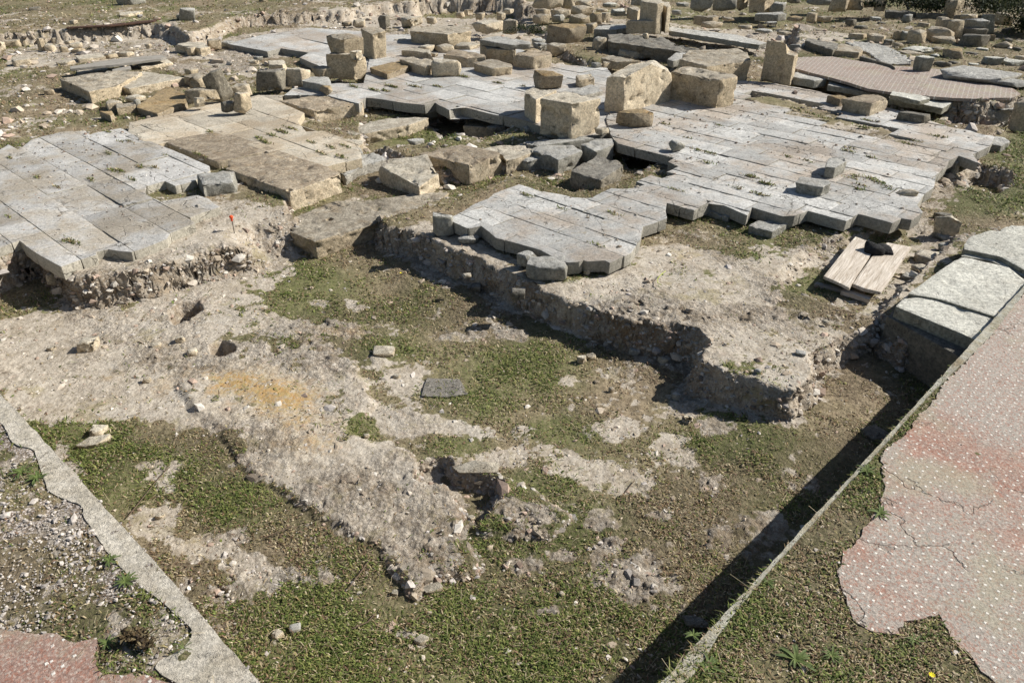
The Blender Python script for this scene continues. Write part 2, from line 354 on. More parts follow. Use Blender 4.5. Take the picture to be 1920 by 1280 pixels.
SPOTS = [(980,1050,30,14),(1330,900,26,16),(760,1180,22,10),(620,1080,26,12),(420,1110,24,10),(850,625,45,14),(715,660,34,20),(640,610,50,18),(560,605,50,14),(760,715,40,26),(760,790,90,22),(860,800,60,16),(1000,965,60,26),(1120,965,50,22),(1150,800,50,22),(1110,880,70,22),(1190,895,40,30),(1195,1062,42,24),(1060,1030,30,12),
 (1290,740,32,34),(1255,830,40,30),(1340,795,30,20),(965,625,36,12),(1060,710,22,10),(930,850,40,12),(520,1190,24,14),(570,1175,28,12),(790,1200,15,10),(1030,1135,24,10),(1150,1015,30,14),(590,560,40,12),(660,560,30,10),(230,640,90,30),
 (1450,970,20,14),(1240,960,30,14),(1280,850,26,26),(980,800,26,14),(1170,560,20,10),(600,700,30,12),(170,710,120,24),(700,770,30,20)]
GREENS = [(590,520,110,36),(740,650,80,26),(950,690,120,50),(900,740,90,40),(1040,800,90,24),(680,790,40,28),(860,830,60,26),(1020,900,70,24),(1380,760,60,36),(1400,830,80,30),(240,870,80,46),(170,800,70,18),(420,930,80,40),(1080,980,80,36),(600,1150,120,70),(700,1230,260,60),
 (1000,1180,160,60),(1300,430,90,22),(1400,450,60,18),(1140,540,50,14),(1290,560,50,14),(740,400,50,14),(760,270,70,22),(1190,300,30,24),(1540,560,70,20),(1850,390,70,30),(1900,300,30,50),(950,1010,80,24),(870,1150,90,40),(200,20,220,12),(1440,190,50,10)]
LICH = [(440,720,75,26,1.4),(520,745,80,34,1.4),(560,790,60,26,.8),(590,830,50,26,.6),(470,690,50,14,.4),(215,705,70,14,.35),(300,720,60,30,.35),(380,1010,80,30,.2),(1290,530,60,14,.3),(1240,500,60,14,.3),(640,612,50,12,.4)]
def ell(X, Y, l, z=.02):
    r = np.zeros(X.shape)
    for e in l:
        cx, cy, rx, ry = e[:4]; w = e[4] if len(e) > 4 else 1
        a = un(cx, cy, z); b = un(cx+rx, cy, z); t = un(cx, cy-ry, z); u = un(cx, cy+ry, z)
        wx = abs(b[0]-a[0]); wy = abs(t[1]-u[1])/2; q = ((X-a[0]-(Y-a[1])*a[0]/a[1])/wx)**2+((Y-a[1])/wy)**2
        r = np.maximum(r, w*np.exp(-q*.9))
    return r
def cover(X, Y):
    n1 = fbm2(X*2.3, Y*2.3, 5, 61, .62); n2 = fbm2(X*9, Y*9, 4, 71, .6)
    b = np.full(X.shape, -.33)
    for pts, zu, w in BARE:
        d = sdf(W('o', pts, zu), X, Y); b = np.maximum(b, -.33+(w*.72)*sstep(-.06, .05, d+.05*n2+.05*n1))
    b = b+.9*ell(X, Y, SPOTS)
    gz = ell(X, Y, GREENS); b = b-.45*gz
    nt = sdf(W('o', EDGE, ZT)+[(14, 5), (14, -6), (-2, -6)], X, Y) > 0
    nl = sdf(W('o', KERB, ZT)+[(-1, -6), (-14, -6), (-14, 4)], X, Y) > 0
    b = np.where(nt, -.3, b); b = np.where(nl, .02, b)
    n3 = fbm2(X*34, Y*34, 2, 77); bare = sstep(-.30, .30, b+.62*n1+.55*n2+.35*n3)
    green = np.clip(gz*1.1+.38+.9*fbm2(X*1.9+7, Y*1.9, 4, 81), 0, 1)
    lich = ell(X, Y, LICH); lich = lich*sstep(-.25, .25, n2+lich*.5-.15)
    green = np.where(nt, np.clip(green+.25, 0, 1), green)
    return bare, green, lich, nl, nt
def patch_clear():
    pass
# grid, finer near the camera
ys = [-3., -2., -1.2, -.6, -.2, .2, .5]; y = .7
while y < 27: ys.append(y); y += .0045*max(y, 1.3)**1.05*(.55 if 3.1 < y < 5. else 1)
ys += [27.5, 29, 32, 40, 60, 100, 200, 500, 1500]
ys = np.array(ys); nx = 1050; s = np.linspace(-1, 1, nx)
s = np.concatenate([[-300, -60, -12, -4, -2, -1.4], s, [1.4, 2, 4, 12, 60, 300]])
hw = .9*(np.maximum(ys, .3)+1.2); XX = s[None, :]*hw[:, None]; XX = np.where(np.abs(s)[None, :] > 1.3, np.sign(s)[None, :]*(hw[:, None]*1.02+np.abs(s)[None, :]*3), XX)
YY = np.repeat(ys[:, None], XX.shape[1], 1)
X1, Y1 = XX.ravel(), YY.ravel()
ZZ = zground(X1, Y1); B, G, LI, NL, NT = cover(X1, Y1)
rub = fbm2(X1*38, Y1*38, 2, 91); rub2 = fbm2(X1*13, Y1*13, 4, 95, .6)
near = np.clip(1.6-np.abs(Y1)*.05, .4, 1)
rgh = sstep(-.3, .35, fbm2(X1*1.7+9, Y1*1.7, 3, 55))
for pts_, zu_ in (([(60,700),(200,680),(335,695),(330,790),(110,812),(40,760)], .02), ([(0,600),(110,598),(150,660),(120,700),(0,700)], .02), ([(240,860),(350,860),(345,990),(520,1060),(480,1090),(230,1000)], 0.), ([(1190,455),(1300,455),(1400,500),(1440,560),(1300,560),(1200,500)], .23), ([(140,505),(330,440),(470,400),(530,405),(480,435),(330,470),(230,500)], .2), ([(800,440),(860,440),(1010,510),(940,500)], .23)):
    rgh = rgh*(1-.93*sstep(-.08, .05, sdf(W('o', pts_, zu_), X1, Y1)+.06*fbm2(X1*9, Y1*9, 2, 66)))
ZZ = ZZ+near*(B*(.004+.018*rgh)*(.45*rub+1.1*rub2+.5*np.abs(fbm2(X1*24, Y1*24, 2, 58)))*np.where(NL | NT, .2, 1)+(1-B)*(.008*rub2+.004*rub))
n0, n1_ = XX.shape
Zg = ZZ.reshape(n0, n1_); gy_ = np.gradient(Zg, axis=0)/np.gradient(YY, axis=0); gx_ = np.gradient(Zg, axis=1)/np.gradient(XX, axis=1)
ST = sstep(.35, 1.1, np.hypot(gx_, gy_)).ravel(); ST[np.abs(X1) > 20] = 0; NTL = NT | NL
B = np.maximum(B, ST*.95)
q3 = np.stack([X1, Y1, ZZ*1.6], 1); HO = ell(X1, Y1, [(415,655,45,30),(345,582,50,34)])
am = ST*np.clip(Y1/4, .6, 2.2)*np.where(NTL, .15, 1)*(1-np.clip(HO*1.3, 0, .9))
for k_, ax in enumerate((X1, Y1)): ax += am*(.04*fbm3(q3, 9, 2, 400+k_)+.018*fbm3(q3, 30, 2, 410+k_))
ii = np.arange(n0*n1_).reshape(n0, n1_)
quads = np.stack([ii[:-1, :-1], ii[:-1, 1:], ii[1:, 1:], ii[1:, :-1]], -1).reshape(-1, 4)
g = M('ground')
steep = g.attr('steep'); bare, green, lich, left = g.attr('bare'), g.attr('green'), g.attr('lichen'), g.attr('gravel')
nA, nB, nC = g.noise(3, 6, .7), g.noise(24, 6, .75, .4, off=4), g.noise(120, 4, .8, off=9)
soil = g.mix(g.ramp(nB, .3, .7), (.12, .09, .055), (.31, .25, .165)); soil = g.mix(g.mth('MULTIPLY', green, g.ramp(nC, .3, .6)), soil, (.10, .115, .035))
mort = g.mix(g.ramp(nB, .34, .64), (.25, .205, .155), (.57, .505, .415)); mort = g.mix(g.ramp(nA, .45, .7, 0, .6), mort, (.44, .42, .375))
mort = g.mix(g.ramp(g.noise(11, 5, .7, off=15), .55, .7, 0, .5), mort, (.46, .34, .26))
crumb = g.vor(55, out='Distance'); rubw = g.ramp(g.noise(2.6, 5, .7, off=33), .42, .6); mort = g.mix(g.mth('MULTIPLY', g.ramp(crumb, .45, .8, 0, .6), rubw), mort, (.19, .15, .10))
mort = g.mix(g.ramp(g.noise(5, 7, .8, off=41), .50, .62, 0, .8), mort, (.24, .185, .12))
mort = g.mix(g.mth('MULTIPLY', steep, g.ramp(nB, .32, .62, .85, .1)), mort, (.27, .185, .105))
mort = g.mix(g.mth('MULTIPLY', g.ramp(nC, .56, .7), .5), mort, (.66, .60, .52))
rga = g.attr('rough'); mort = g.mix(g.mth('MULTIPLY', g.mth('SUBTRACT', 1., rga), .42), mort, g.mix(g.ramp(g.noise(14, 5, .7, off=27), .35, .65), (.47, .43, .36), (.40, .36, .29))); mort = g.mix(g.ramp(g.noise(2.8, 6, .75, .4, off=71), .56, .66, 0, .55), mort, (.27, .23, .11)); mort = g.mix(g.ramp(g.noise(19, 6, .8, .3, off=81), .47, .36, 0, .6), mort, (.19, .155, .11)); mort = g.mix(g.mth('MULTIPLY', g.ramp(g.noise(75, 6, .85, .5, off=51), .50, .36), .6), mort, (.12, .095, .065)); lc = g.mix(g.ramp(nB, .35, .65), (.42, .25, .095), (.33, .26, .12)); mort = g.mix(g.mth('MULTIPLY', lich, g.mth('MULTIPLY', g.ramp(nC, .34, .54, .35, 1), g.ramp(g.noise(20, 7, .85, .8, off=61), .42, .52, .12, 1))), mort, lc)
grv = g.mix(g.ramp(g.vor(110, out='Distance'), .25, .6), (.60, .54, .49), (.20, .16, .12)); mort = g.mix(left, mort, grv)
g.col(g.mix(g.ramp(g.mth('ADD', bare, g.mth('MULTIPLY', g.mth('SUBTRACT', nC, .5), 1.1)), .35, .65), soil, mort))
g.bump(g.mth('MULTIPLY', g.mth('ADD', g.mth('ADD', nB, g.mth('MULTIPLY', nC, .6)), g.mth('MULTIPLY', crumb, -.5)), g.mth('MULTIPLY_ADD', rga, .8, .2)), .024, 1.)
go = mesh_np('ground', np.stack([X1, Y1, ZZ], 1), quads, g.m, fs=4); go['kind'] = 'structure'
def fattr(o, nm, a):
    at = o.data.attributes.new(nm, 'FLOAT', 'POINT'); at.data.foreach_set('value', a.astype(np.float32))
fattr(go, 'rough', rgh); fattr(go, 'bare', B); fattr(go, 'steep', ST*(1-NTL*.6)); fattr(go, 'green', G); fattr(go, 'lichen', LI); fattr(go, 'gravel', NL.astype(float)*sstep(-.3, .1, fbm2(X1*3, Y1*3, 3, 5)))
def GZ(x, y): return float(zground(np.array([x]), np.array([y]))[0])
# ---------------------------------------------------------------- pavings
def pave_mat(name, base, dirt, dirtw, side):
    s = M(name)
    v = s.attr('v'); big = s.noise(1.6, 5, .65); mid = s.noise(8, 7, .76, .2, off=3); fine = s.noise(48, 6, .82, off=6); grain = s.noise(300, 2, .7)
    c = s.mix(s.ramp(mid, .3, .7), tuple(x*.74 for x in base), tuple(x*1.12 for x in base))
    c = s.mix(s.mth('MULTIPLY', s.ramp(s.mth('ADD', s.mth('ADD', s.mth('MULTIPLY', mid, .45), big), s.mth('MULTIPLY', fine, .12)), .70, .92), dirtw), c, dirt)
    wl = s.mth('MULTIPLY', s.ramp(s.vor(45), .22, .08), s.ramp(s.noise(5, 3, off=8), .5, .65)); c = s.mix(s.mth('MULTIPLY', wl, .5), c, (.55, .55, .52))
    ol = s.mth('MULTIPLY', s.ramp(s.noise(8, 5, .8, .4, off=12), .60, .72), .5); c = s.mix(ol, c, (.33, .27, .16))
    c = s.mix(s.ramp(s.upz(), .75, .35), c, side)
    pit = s.ramp(s.noise(42, 4, .8, .8, off=1), .38, .28); c = s.mix(s.mth('MULTIPLY', pit, .6), c, (.13, .12, .10))
    cr = s.n('ShaderNodeTexVoronoi'); cr.feature = 'DISTANCE_TO_EDGE'; cr.inputs['Scale'].default_value = 3.1
    nz = s.n('ShaderNodeTexNoise'); nz.inputs['Scale'].default_value = 6; nz.inputs['Detail'].default_value = 5; s.l(s.pos(), nz.inputs['Vector'])
    va = s.n('ShaderNodeVectorMath'); va.operation = 'MULTIPLY_ADD'; s.l(nz.outputs['Color'], va.inputs[0]); va.inputs[1].default_value = (.22, .22, .22); s.l(s.pos(), va.inputs[2]); s.l(va.outputs[0], cr.inputs['Vector'])
    crk = s.mth('MULTIPLY', s.ramp(cr.outputs['Distance'], .012, .003), s.ramp(s.noise(2.1, 2, off=21), .47, .56)); c = s.mix(s.mth('MULTIPLY', crk, .7), c, (.10, .09, .07))
    c = s.mix(1., c, s.comb(s.ramp(fine, .34, .66, .70, 1.24)), 'MULTIPLY'); c = s.mix(1., c, s.comb(s.ramp(v, 0, 1, .82, 1.14)), 'MULTIPLY')
    s.col(c); h = s.mth('ADD', s.mth('MULTIPLY', fine, .6), mid); h = s.mth('ADD', h, s.mth('MULTIPLY', grain, .25)); h = s.mth('SUBTRACT', h, s.mth('ADD', s.mth('MULTIPLY', crk, .8), s.mth('MULTIPLY', pit, .6)))
    s.bump(h, .009, .9); return s.m
PL = pave_mat('left_paving', (.465, .455, .43), (.32, .28, .22), .9, (.42, .39, .32))
PR = pave_mat('right_paving', (.465, .46, .435), (.36, .31, .255), .95, (.33, .31, .26))
PW = pave_mat('pale_paving', (.47, .47, .455), (.38, .34, .28), .5, (.40, .385, .34))
def clip_poly(P, lo, hi):
    for ax in (0, 1):
        for sgn, lim in ((1, lo[ax]), (-1, -hi[ax])):
            out = []; n = len(P)
            for i in range(n):
                a, b = P[i], P[(i+1) % n]; da, db = sgn*a[ax]-lim, sgn*b[ax]-lim
                if da >= 0: out.append(a)
                if (da >= 0) != (db >= 0):
                    t = da/(da-db); out.append((a[0]+t*(b[0]-a[0]), a[1]+t*(b[1]-a[1])))
            P = out
            if len(P) < 3: return []
    return P
def area(P): return abs(sum(P[i][0]*P[(i+1) % len(P)][1]-P[(i+1) % len(P)][0]*P[i][1] for i in range(len(P))))/2
def clean(P, e=.006):
    out = []
    for p in P:
        if not out or math.dist(p, out[-1]) > e: out.append(p)
    if len(out) > 1 and math.dist(out[0], out[-1]) < e: out.pop()
    return out
def bm_np(bm):
    bm.verts.ensure_lookup_table(); bm.verts.index_update()
    return np.array([v.co[:] for v in bm.verts]), np.array([[v.index for v in f.verts] for f in bm.faces])
def jag(P, step, amp, seed, keep=None):
    out = []; r = np.random.default_rng(seed); n = len(P)
    for i in range(n):
        a, b = P[i], P[(i+1) % n]; L = math.dist(a, b); k = max(1, int(L/step)) if L < 4 else 1
        for j in range(k):
            t = j/k; e = amp*r.normal()*(1 if j else .4); out.append((a[0]+(b[0]-a[0])*t+e*(b[1]-a[1])/(L+1e-9), a[1]+(b[1]-a[1])*t-e*(b[0]-a[0])/(L+1e-9)))
    return out
def paving(name, outl, z, mat, rw, sl, thick=.08, gap=.0035, seed=1, skip=(), rough=1., holes=()):
    r = np.random.default_rng(seed); A = np.array(jag(outl, .11, .0035, seed)); uv = [(float(p@U), float(p@V)) for p in A]
    u0, u1 = min(p[0] for p in uv), max(p[0] for p in uv); v0, v1 = min(p[1] for p in uv), max(p[1] for p in uv)
    VS, FS, AT = [], [], []; nv = 0; u = u0-.1*r.random()
    while u < u1:
        w = rw[0]+(rw[1]-rw[0])*r.random(); v = v0-sl[1]*r.random()
        while v < v1:
            L = sl[0]+(sl[1]-sl[0])*r.random()**1.2
            P = clean(clip_poly(uv, (u+gap/2, v+gap/2), (u+w-gap/2, v+L-gap/2)))
            if len(P) >= 3 and area(P) > .0012:
                Q = [tuple(a*U+b*V) for a, b in P]; c = np.mean(np.array(Q), 0)
                if not any(sdf(h, np.array([c[0]]), np.array([c[1]]))[0] > 0 for h in holes):
                    d = max(1.5, math.hypot(*c)); dz = r.normal()*.0022; tx, ty = r.normal(size=2)*.006
                    zo = [dz+tx*(q[0]-c[0])+ty*(q[1]-c[1]) for q in Q]
                    try:
                        bm = prism(Q, z, z-thick, -.02, .0032, zo); refine(bm, d*.010, 5); displace(bm, .0022*rough, 6, int(r.integers(1e6)), fine=.0014*rough, chip=.004*rough)
                        a, f = bm_np(bm); bm.free(); VS.append(a); FS.append(f+nv); AT.append(np.full(len(a), r.random())); nv += len(a)
                    except Exception as e: print('slab', e)
            v += L
        u += w
    o = mesh_np(name, np.vstack(VS), np.vstack(FS), mat); fattr(o, 'v', np.concatenate(AT)); o['kind'] = 'structure'; return o
LOUT = W('m1', [(-450,1045),(-100,915),(195,795),(260,850),(425,945),(520,910),(620,878),(622,862),(690,845),(745,858),(815,862),(910,830),(1012,788),(1035,752),(1170,697),(1095,648),(1140,665),(1306,607),(1240,560),(1180,540),(980,573),(815,500),(900,490),(1000,462),(1060,490),(1160,460),(1252,405),(1250,378),(1100,310),(945,247),(850,210),(760,160),(610,190),(590,200),(560,175),(420,185),(262,222),(190,283),(135,255),(60,300),(0,332),(-350,470)], ZL)
paving('left_paving', LOUT, ZL, PL, (.21,.31), (.38,.75), .10, seed=4)
L2 = W('o', [(304,266),(262,240),(264,222),(365,200),(400,186),(455,182),(500,172),(545,172),(540,186),(560,195),(582,205),(570,222),(585,240),(618,238),(680,262),(686,288),(608,308),(518,278),(410,241)], ZL)
paving('brown_paving', L2, ZL, pave_mat('brown_paving', (.52,.47,.38), (.38,.31,.22), .9, (.45,.38,.27)), (.30,.40), (.35,.6), .09, seed=9)
MP = W('o', [(681,188),(694,177),(719,179),(765,187),(800,190),(819,185),(845,200),(859,191),(875,195),(922,207),(984,219),(1005,228),(1080,250),(1160,240),(1150,150),(1132,122),(1038,115),(960,80),(830,90),(700,105),(690,150),(640,150),(560,160),(545,172),(620,172),(640,178)], .285)
paving('middle_paving', MP, .285, PR, (.24,.34), (.3,.6), .10, seed=14)
RP = W('o', [(1137,244),(1151,262),(1253,288),(1242,295),(1262,305),(1240,314),(1275,322),(1254,319),(1231,325),(1212,321),(1184,331),(1200,338),(1168,346),(1140,344),(1106,360),(1087,363),(1072,361),(1020,352),(972,337),(925,354),(916,363),(900,369),(887,376),(869,388),(841,401),(881,420),(903,415),(930,437),(957,444),(1010,459),(1047,480),(1062,483),(1128,478),(1140,484),(1176,464),(1192,441),(1197,416),(1240,400),(1240,372),(1290,385),(1316,373),(1312,367),(1345,376),(1387,394),(1395,380),(1420,388),(1450,397),(1473,396),(1497,386),(1516,391),(1567,405),(1588,393),(1602,396),(1651,410),(1669,400),(1686,403),(1706,389),(1695,376),(1708,355),(1726,343),(1730,321),(1748,304),(1753,293),(1771,284),(1807,297),(1796,281),(1827,267),(1836,250),(1790,237),(1745,228),(1661,200),(1500,162),(1430,150),(1380,145),(1250,140),(1150,180),(1130,215)], ZR)
paving('right_paving', RP, ZR, PR, (.19,.25), (.28,.6), .085, seed=21, gap=.003, holes=[W('o', [(1400,180),(1440,175),(1530,198),(1600,222),(1700,250),(1735,262),(1700,270),(1620,252),(1530,232),(1450,210)], ZR)])
UP = W('o', [(443,77),(515,92),(540,86),(590,94),(573,103),(617,122),(660,128),(760,128),(800,100),(830,60),(740,60),(660,52),(590,48),(500,62)], .275)
paving('upper_paving', UP, .275, PR, (.5,.7), (.6,1.1), .12, seed=31)
# ---------------------------------------------------------------- crushed-tile floors with white tesserae
def signinum(name, red, grey, gw, cell, dot, ang=44.3, worn=.5, regular=.25):
    s = M(name); mp = s.n('ShaderNodeMapping'); mp.inputs['Rotation'].default_value = (0, 0, math.radians(ang)); s.l(s.pos(), mp.inputs['Vector'])
    big = s.noise(1.1, 5, .6, off=2.2); mid = s.noise(10, 5, .7); fine = s.noise(110, 5, .8); 
    c = s.mix(s.ramp(mid, .3, .7), red, tuple(x*.72 for x in red))
    c = s.mix(s.mth('MULTIPLY', s.ramp(s.mth('ADD', big, s.mth('MULTIPLY', mid, .3)), .42, .62), gw), c, grey)
    ch = s.vor(150, out='Color'); sx = s.n('ShaderNodeSeparateXYZ'); s.l(ch, sx.inputs[0]); c = s.mix(s.ramp(sx.outputs[0], .62, .8, 0, .55), c, (.47,.40,.34)); c = s.mix(s.ramp(sx.outputs[1], .66, .85, 0, .5), c, (.30,.12,.075))
    c = s.mix(s.mth('MULTIPLY', s.ramp(s.noise(2.3, 6, .7, off=17), .50, .66), .6), c, (.33,.305,.22))
    d = s.vor(1/cell, 'F1', regular, vec=mp.outputs[0], dim='2D', metric='CHEBYCHEV'); gone = s.ramp(s.vor(1/cell, 'F1', regular, vec=mp.outputs[0], dim='2D', metric='CHEBYCHEV', out='Color'), .1, .12)
    dm = s.ramp(s.mth('ADD', d, s.mth('MULTIPLY', s.mth('SUBTRACT', s.noise(150, 2), .5), .12)), dot, dot-.05)
    keep = s.ramp(s.noise(6, 4, off=13), .28+.2*worn, .36+.2*worn); dm = s.mth('MULTIPLY', dm, s.mth('MULTIPLY', keep, gone)); c = s.mix(dm, c, (.66,.63,.57))
    c = s.mix(1., c, s.comb(s.ramp(fine, .32, .68, .72, 1.22)), 'MULTIPLY')
    cr = s.n('ShaderNodeTexVoronoi'); cr.feature = 'DISTANCE_TO_EDGE'; cr.inputs['Scale'].default_value = 2.3
    nz = s.n('ShaderNodeTexNoise'); nz.inputs['Scale'].default_value = 7; nz.inputs['Detail'].default_value = 5; s.l(s.pos(), nz.inputs['Vector'])
    va = s.n('ShaderNodeVectorMath'); va.operation = 'MULTIPLY_ADD'; s.l(nz.outputs['Color'], va.inputs[0]); va.inputs[1].default_value = (.25,.25,.25); s.l(s.pos(), va.inputs[2]); s.l(va.outputs[0], cr.inputs['Vector'])
    crk = s.mth('MULTIPLY', s.ramp(cr.outputs['Distance'], .014, .004), s.ramp(s.noise(1.5, 2, off=31), .56, .62)); c = s.mix(s.mth('MULTIPLY', crk, .5), c, (.14,.11,.08))
    s.col(c); s.bump(s.mth('SUBTRACT', s.mth('ADD', s.mth('ADD', mid, s.mth('MULTIPLY', dm, .25)), s.mth('MULTIPLY', fine, .7)), crk), .008, .8); return s.m
SIG = signinum('red_mortar_floor', (.35,.215,.165), (.34,.315,.275), .88, .040, .125)
SIG2 = signinum('old_red_mortar_floor', (.27,.15,.115), (.33,.24,.20), .5, .05, .12, worn=.9, regular=.8)
SIGF = signinum('far_red_mortar_floor', (.23,.165,.13), (.26,.235,.205), 1., .05, .13, worn=-.4, regular=.0, ang=30)
def jag(P, step, amp, seed, keep=None):
    out = []; r = np.random.default_rng(seed); n = len(P)
    for i in range(n):
        a, b = P[i], P[(i+1) % n]; L = math.dist(a, b); k = max(1, int(L/step)) if L < 4 else 1
        for j in range(k):
            t = j/k; e = amp*r.normal()*(1 if j else .4); out.append((a[0]+(b[0]-a[0])*t+e*(b[1]-a[1])/(L+1e-9), a[1]+(b[1]-a[1])*t-e*(b[0]-a[0])/(L+1e-9)))
    return out
def sheet(name, P, z, th, mat, bev=.003, tgt=.05, amp=.002, kind='structure'):
    bm = prism(P, z, z-th, 0, 0); 
    if tgt: refine(bm, tgt, 6)
    displace(bm, amp, 3, 5, fine=amp*.3); o = bm_obj(name, bm, mat)
    if kind: o['kind'] = kind
    return o
FLR = W('o', [(1925,545),(1880,592),(1855,632),(1800,690),(1772,715),(1745,762),(1722,775),(1700,815),(1660,842),(1652,875),(1658,905),(1652,950),(1625,985),(1612,1008),(1580,1040),(1570,1068),(1580,1110),(1600,1165),(1640,1185),(1685,1188),(1695,1165),(1760,1150),(1782,1190),(1815,1222),(1840,1258),(1880,1290),(2000,1400),(2400,1500)], .386)+[(5.5, 1.6), (6.5, 5.5)]+W('o', [(2060,400)], .386)
sheet('red_mortar_floor', jag(FLR, .018, .0045, 3), .388, .014, SIG, amp=.0015)
FLL = W('o', [(-260,1120),(-60,1165),(0,1181),(66,1188),(110,1190),(139,1206),(182,1199),(179,1246),(193,1265),(273,1265),(330,1283),(360,1330),(100,1500),(-400,1500)], .386)
sheet('old_mortar_floor', jag(FLL, .018, .004, 4), .388, .014, SIG2, tgt=.04, amp=.002)
FLF = W('o', [(1491,110),(1560,108),(1660,124),(1760,132),(1830,150),(1880,160),(1912,178),(1900,186),(1787,186),(1665,174),(1627,168),(1560,148),(1489,130)], .375)
sheet('far_mortar_floor', jag(FLF, .2, .02, 5), .386, .03, SIGF, tgt=.3, amp=.004)
# ---------------------------------------------------------------- kerb, retaining wall
MORT = stone_mat('kerb_mortar', (.56,.52,.44), (.42,.39,.32), (.60,.555,.47), (.48,.435,.35), orange=.15, pit=.7, var=.1, spot=.2)
EDGEM = stone_mat('wall_edge_mortar', (.44,.43,.36), (.32,.31,.25), (.48,.47,.40), (.38,.34,.24), orange=.4, pit=.6, spot=.2)
inner = [(361,1188),(357,1170),(328,1148),(310,1130),(255,1090),(219,1053),(193,1024),(175,991),(153,966),(157,944),(120,933),(88,918),(86,904),(73,875),(66,849),(62,838),(22,831),(11,801),(0,790),(-60,720),(-330,430)]
KP = W('o', KERB[:-1], .392); KI = W('o', [(600,1400),(420,1290),(345,1283),(300,1262),(285,1240),(340,1215)]+inner, .392)
def chaikin(P, k=2):
    for _ in range(k): P = [P[0]]+[((1-t)*a[0]+t*b[0], (1-t)*a[1]+t*b[1]) for a, b in zip(P, P[1:]) for t in (.25, .75)]+[P[-1]]
    return P
KI = chaikin(KI)
kp = jag(KP+W('o', [(640,1450)], .392)+KI, .05, .0022, 8)
k = sheet('mortar_kerb', kp, .385, .42, MORT, tgt=.05, amp=.0016, kind=None); recentre(k); tag(k, 'long pale mortar kerb running down the lower left corner beside the grass', 'kerb')
e0 = np.array(W('o', EDGE, .385)); nrm = []
for i in range(len(e0)):
    d_ = e0[min(i+1, len(e0)-1)]-e0[max(i-1, 0)]; d_ /= np.linalg.norm(d_); nrm.append((d_[1], -d_[0]))
wid = [.03,.04,.06,.03,.016,.012,.012,.010,.014,.012,.014,.03,.045,.02,.02]
wi = [(e[0]+n_[0]*w_, e[1]+n_[1]*w_) for e, n_, w_ in zip(e0, nrm, wid)]
k = sheet('retaining_wall', jag([tuple(p) for p in e0]+wi[::-1], .04, .0016, 9), .393, .46, EDGEM, tgt=.05, amp=.0012, kind=None); recentre(k)
tag(k, 'thin straight edge wall holding up the red dotted floor above the trench', 'wall')
# ---- large fallen slabs and blocks in the middle
block('m2', [(455,640),(768,528),(735,500),(380,387),(92,455),(68,495)], 770, .09, BROWN, 'long brown-topped slab with a round socket near its broken front end', 'stone slab', 'stone_slab', rough=1.1)
block('m1', [(1242,378),(1578,302),(1265,198),(925,256)], 392, .26, BROWN, 'broad flat brown slab set level in the left paving, up-left of the long socketed slab', 'stone slab', 'stone_slab', rough=.4, chip=.3, zt=.267)
block('m2', [(608,936),(955,838),(1040,790),(1340,700),(1420,640),(1240,640),(950,688),(730,690),(470,795),(456,876)], 1033, .0, TAN, 'low wide slab with a small round hole, lying lowest at the edge of the grass', 'stone slab', 'stone_slab', rough=.7, sink=.05)
block('m2', [(790,545),(900,480),(1050,440),(960,408),(870,413),(665,475),(757,520)], 612, .09, ROUGHW, 'rough white cracked slab between the socketed slab and the tilted blocks', 'stone slab', 'stone_slab', rough=2.4)
block2('m2', [(1240,683),(1368,618),(1290,560),(1060,540),(1000,585)], [608,522,415,440,478], .10, CREAM, 'tilted wedge block with a chipped front, left of the big brown-topped block', rough=1.6)
block('m2', [(1180,425),(1262,410),(1150,392),(1040,415)], 450, .10, TAN, 'flat slab end showing behind the tilted wedge block', 'stone slab', 'stone_slab')
block('m2', [(1535,476),(1735,412),(1700,395),(1480,352),(1228,410)], 602, .10, BROWN, 'big brown-topped block with a deep shaded face, right of the tilted wedge block', rough=.8)
block('m2', [(1752,450),(1810,440),(1925,400),(1990,365),(1960,345),(1880,338),(1612,382),(1730,414)], 520, .10, CREAM, 'worn slab with an eroded hollow, touching the big brown-topped block on its right', 'stone slab', 'stone_slab', rough=1.5, zt=.25)
block('m3', [(290,485),(420,458),(345,432),(210,470)], 562, .13, GREY, 'small grey block jutting forward below the worn slab walkway', rough=1.1, zt=.225)
block('m3', [(470,480),(615,425),(560,388),(390,378),(290,420),(330,432),(420,452)], 510, .14, GREY, 'middle grey slab of the narrow walkway left of the square trench', 'stone slab', 'stone_slab', rough=.8, zt=.272)
block('m3', [(700,430),(805,385),(800,350),(690,352),(600,385)], 480, .14, GREY, 'right-hand grey slab of the narrow walkway, at the corner of the square trench', 'stone slab', 'stone_slab', rough=.6, zt=.288)
block('m3', [(345,395),(540,370),(690,348),(600,335),(430,350),(250,372)], 432, .16, GREY, 'thin grey slab in the shadow right below the big cracked cube', 'stone slab', 'stone_slab', rough=.6, zt=.28)
block('m3', [(728,600),(859,512),(838,492),(700,450),(545,545)], 700, .08, DARK, 'dark cube with a deeply pitted top, alone in the square trench', bev=1., rough=1.5, spread=-.04, zt=.285)
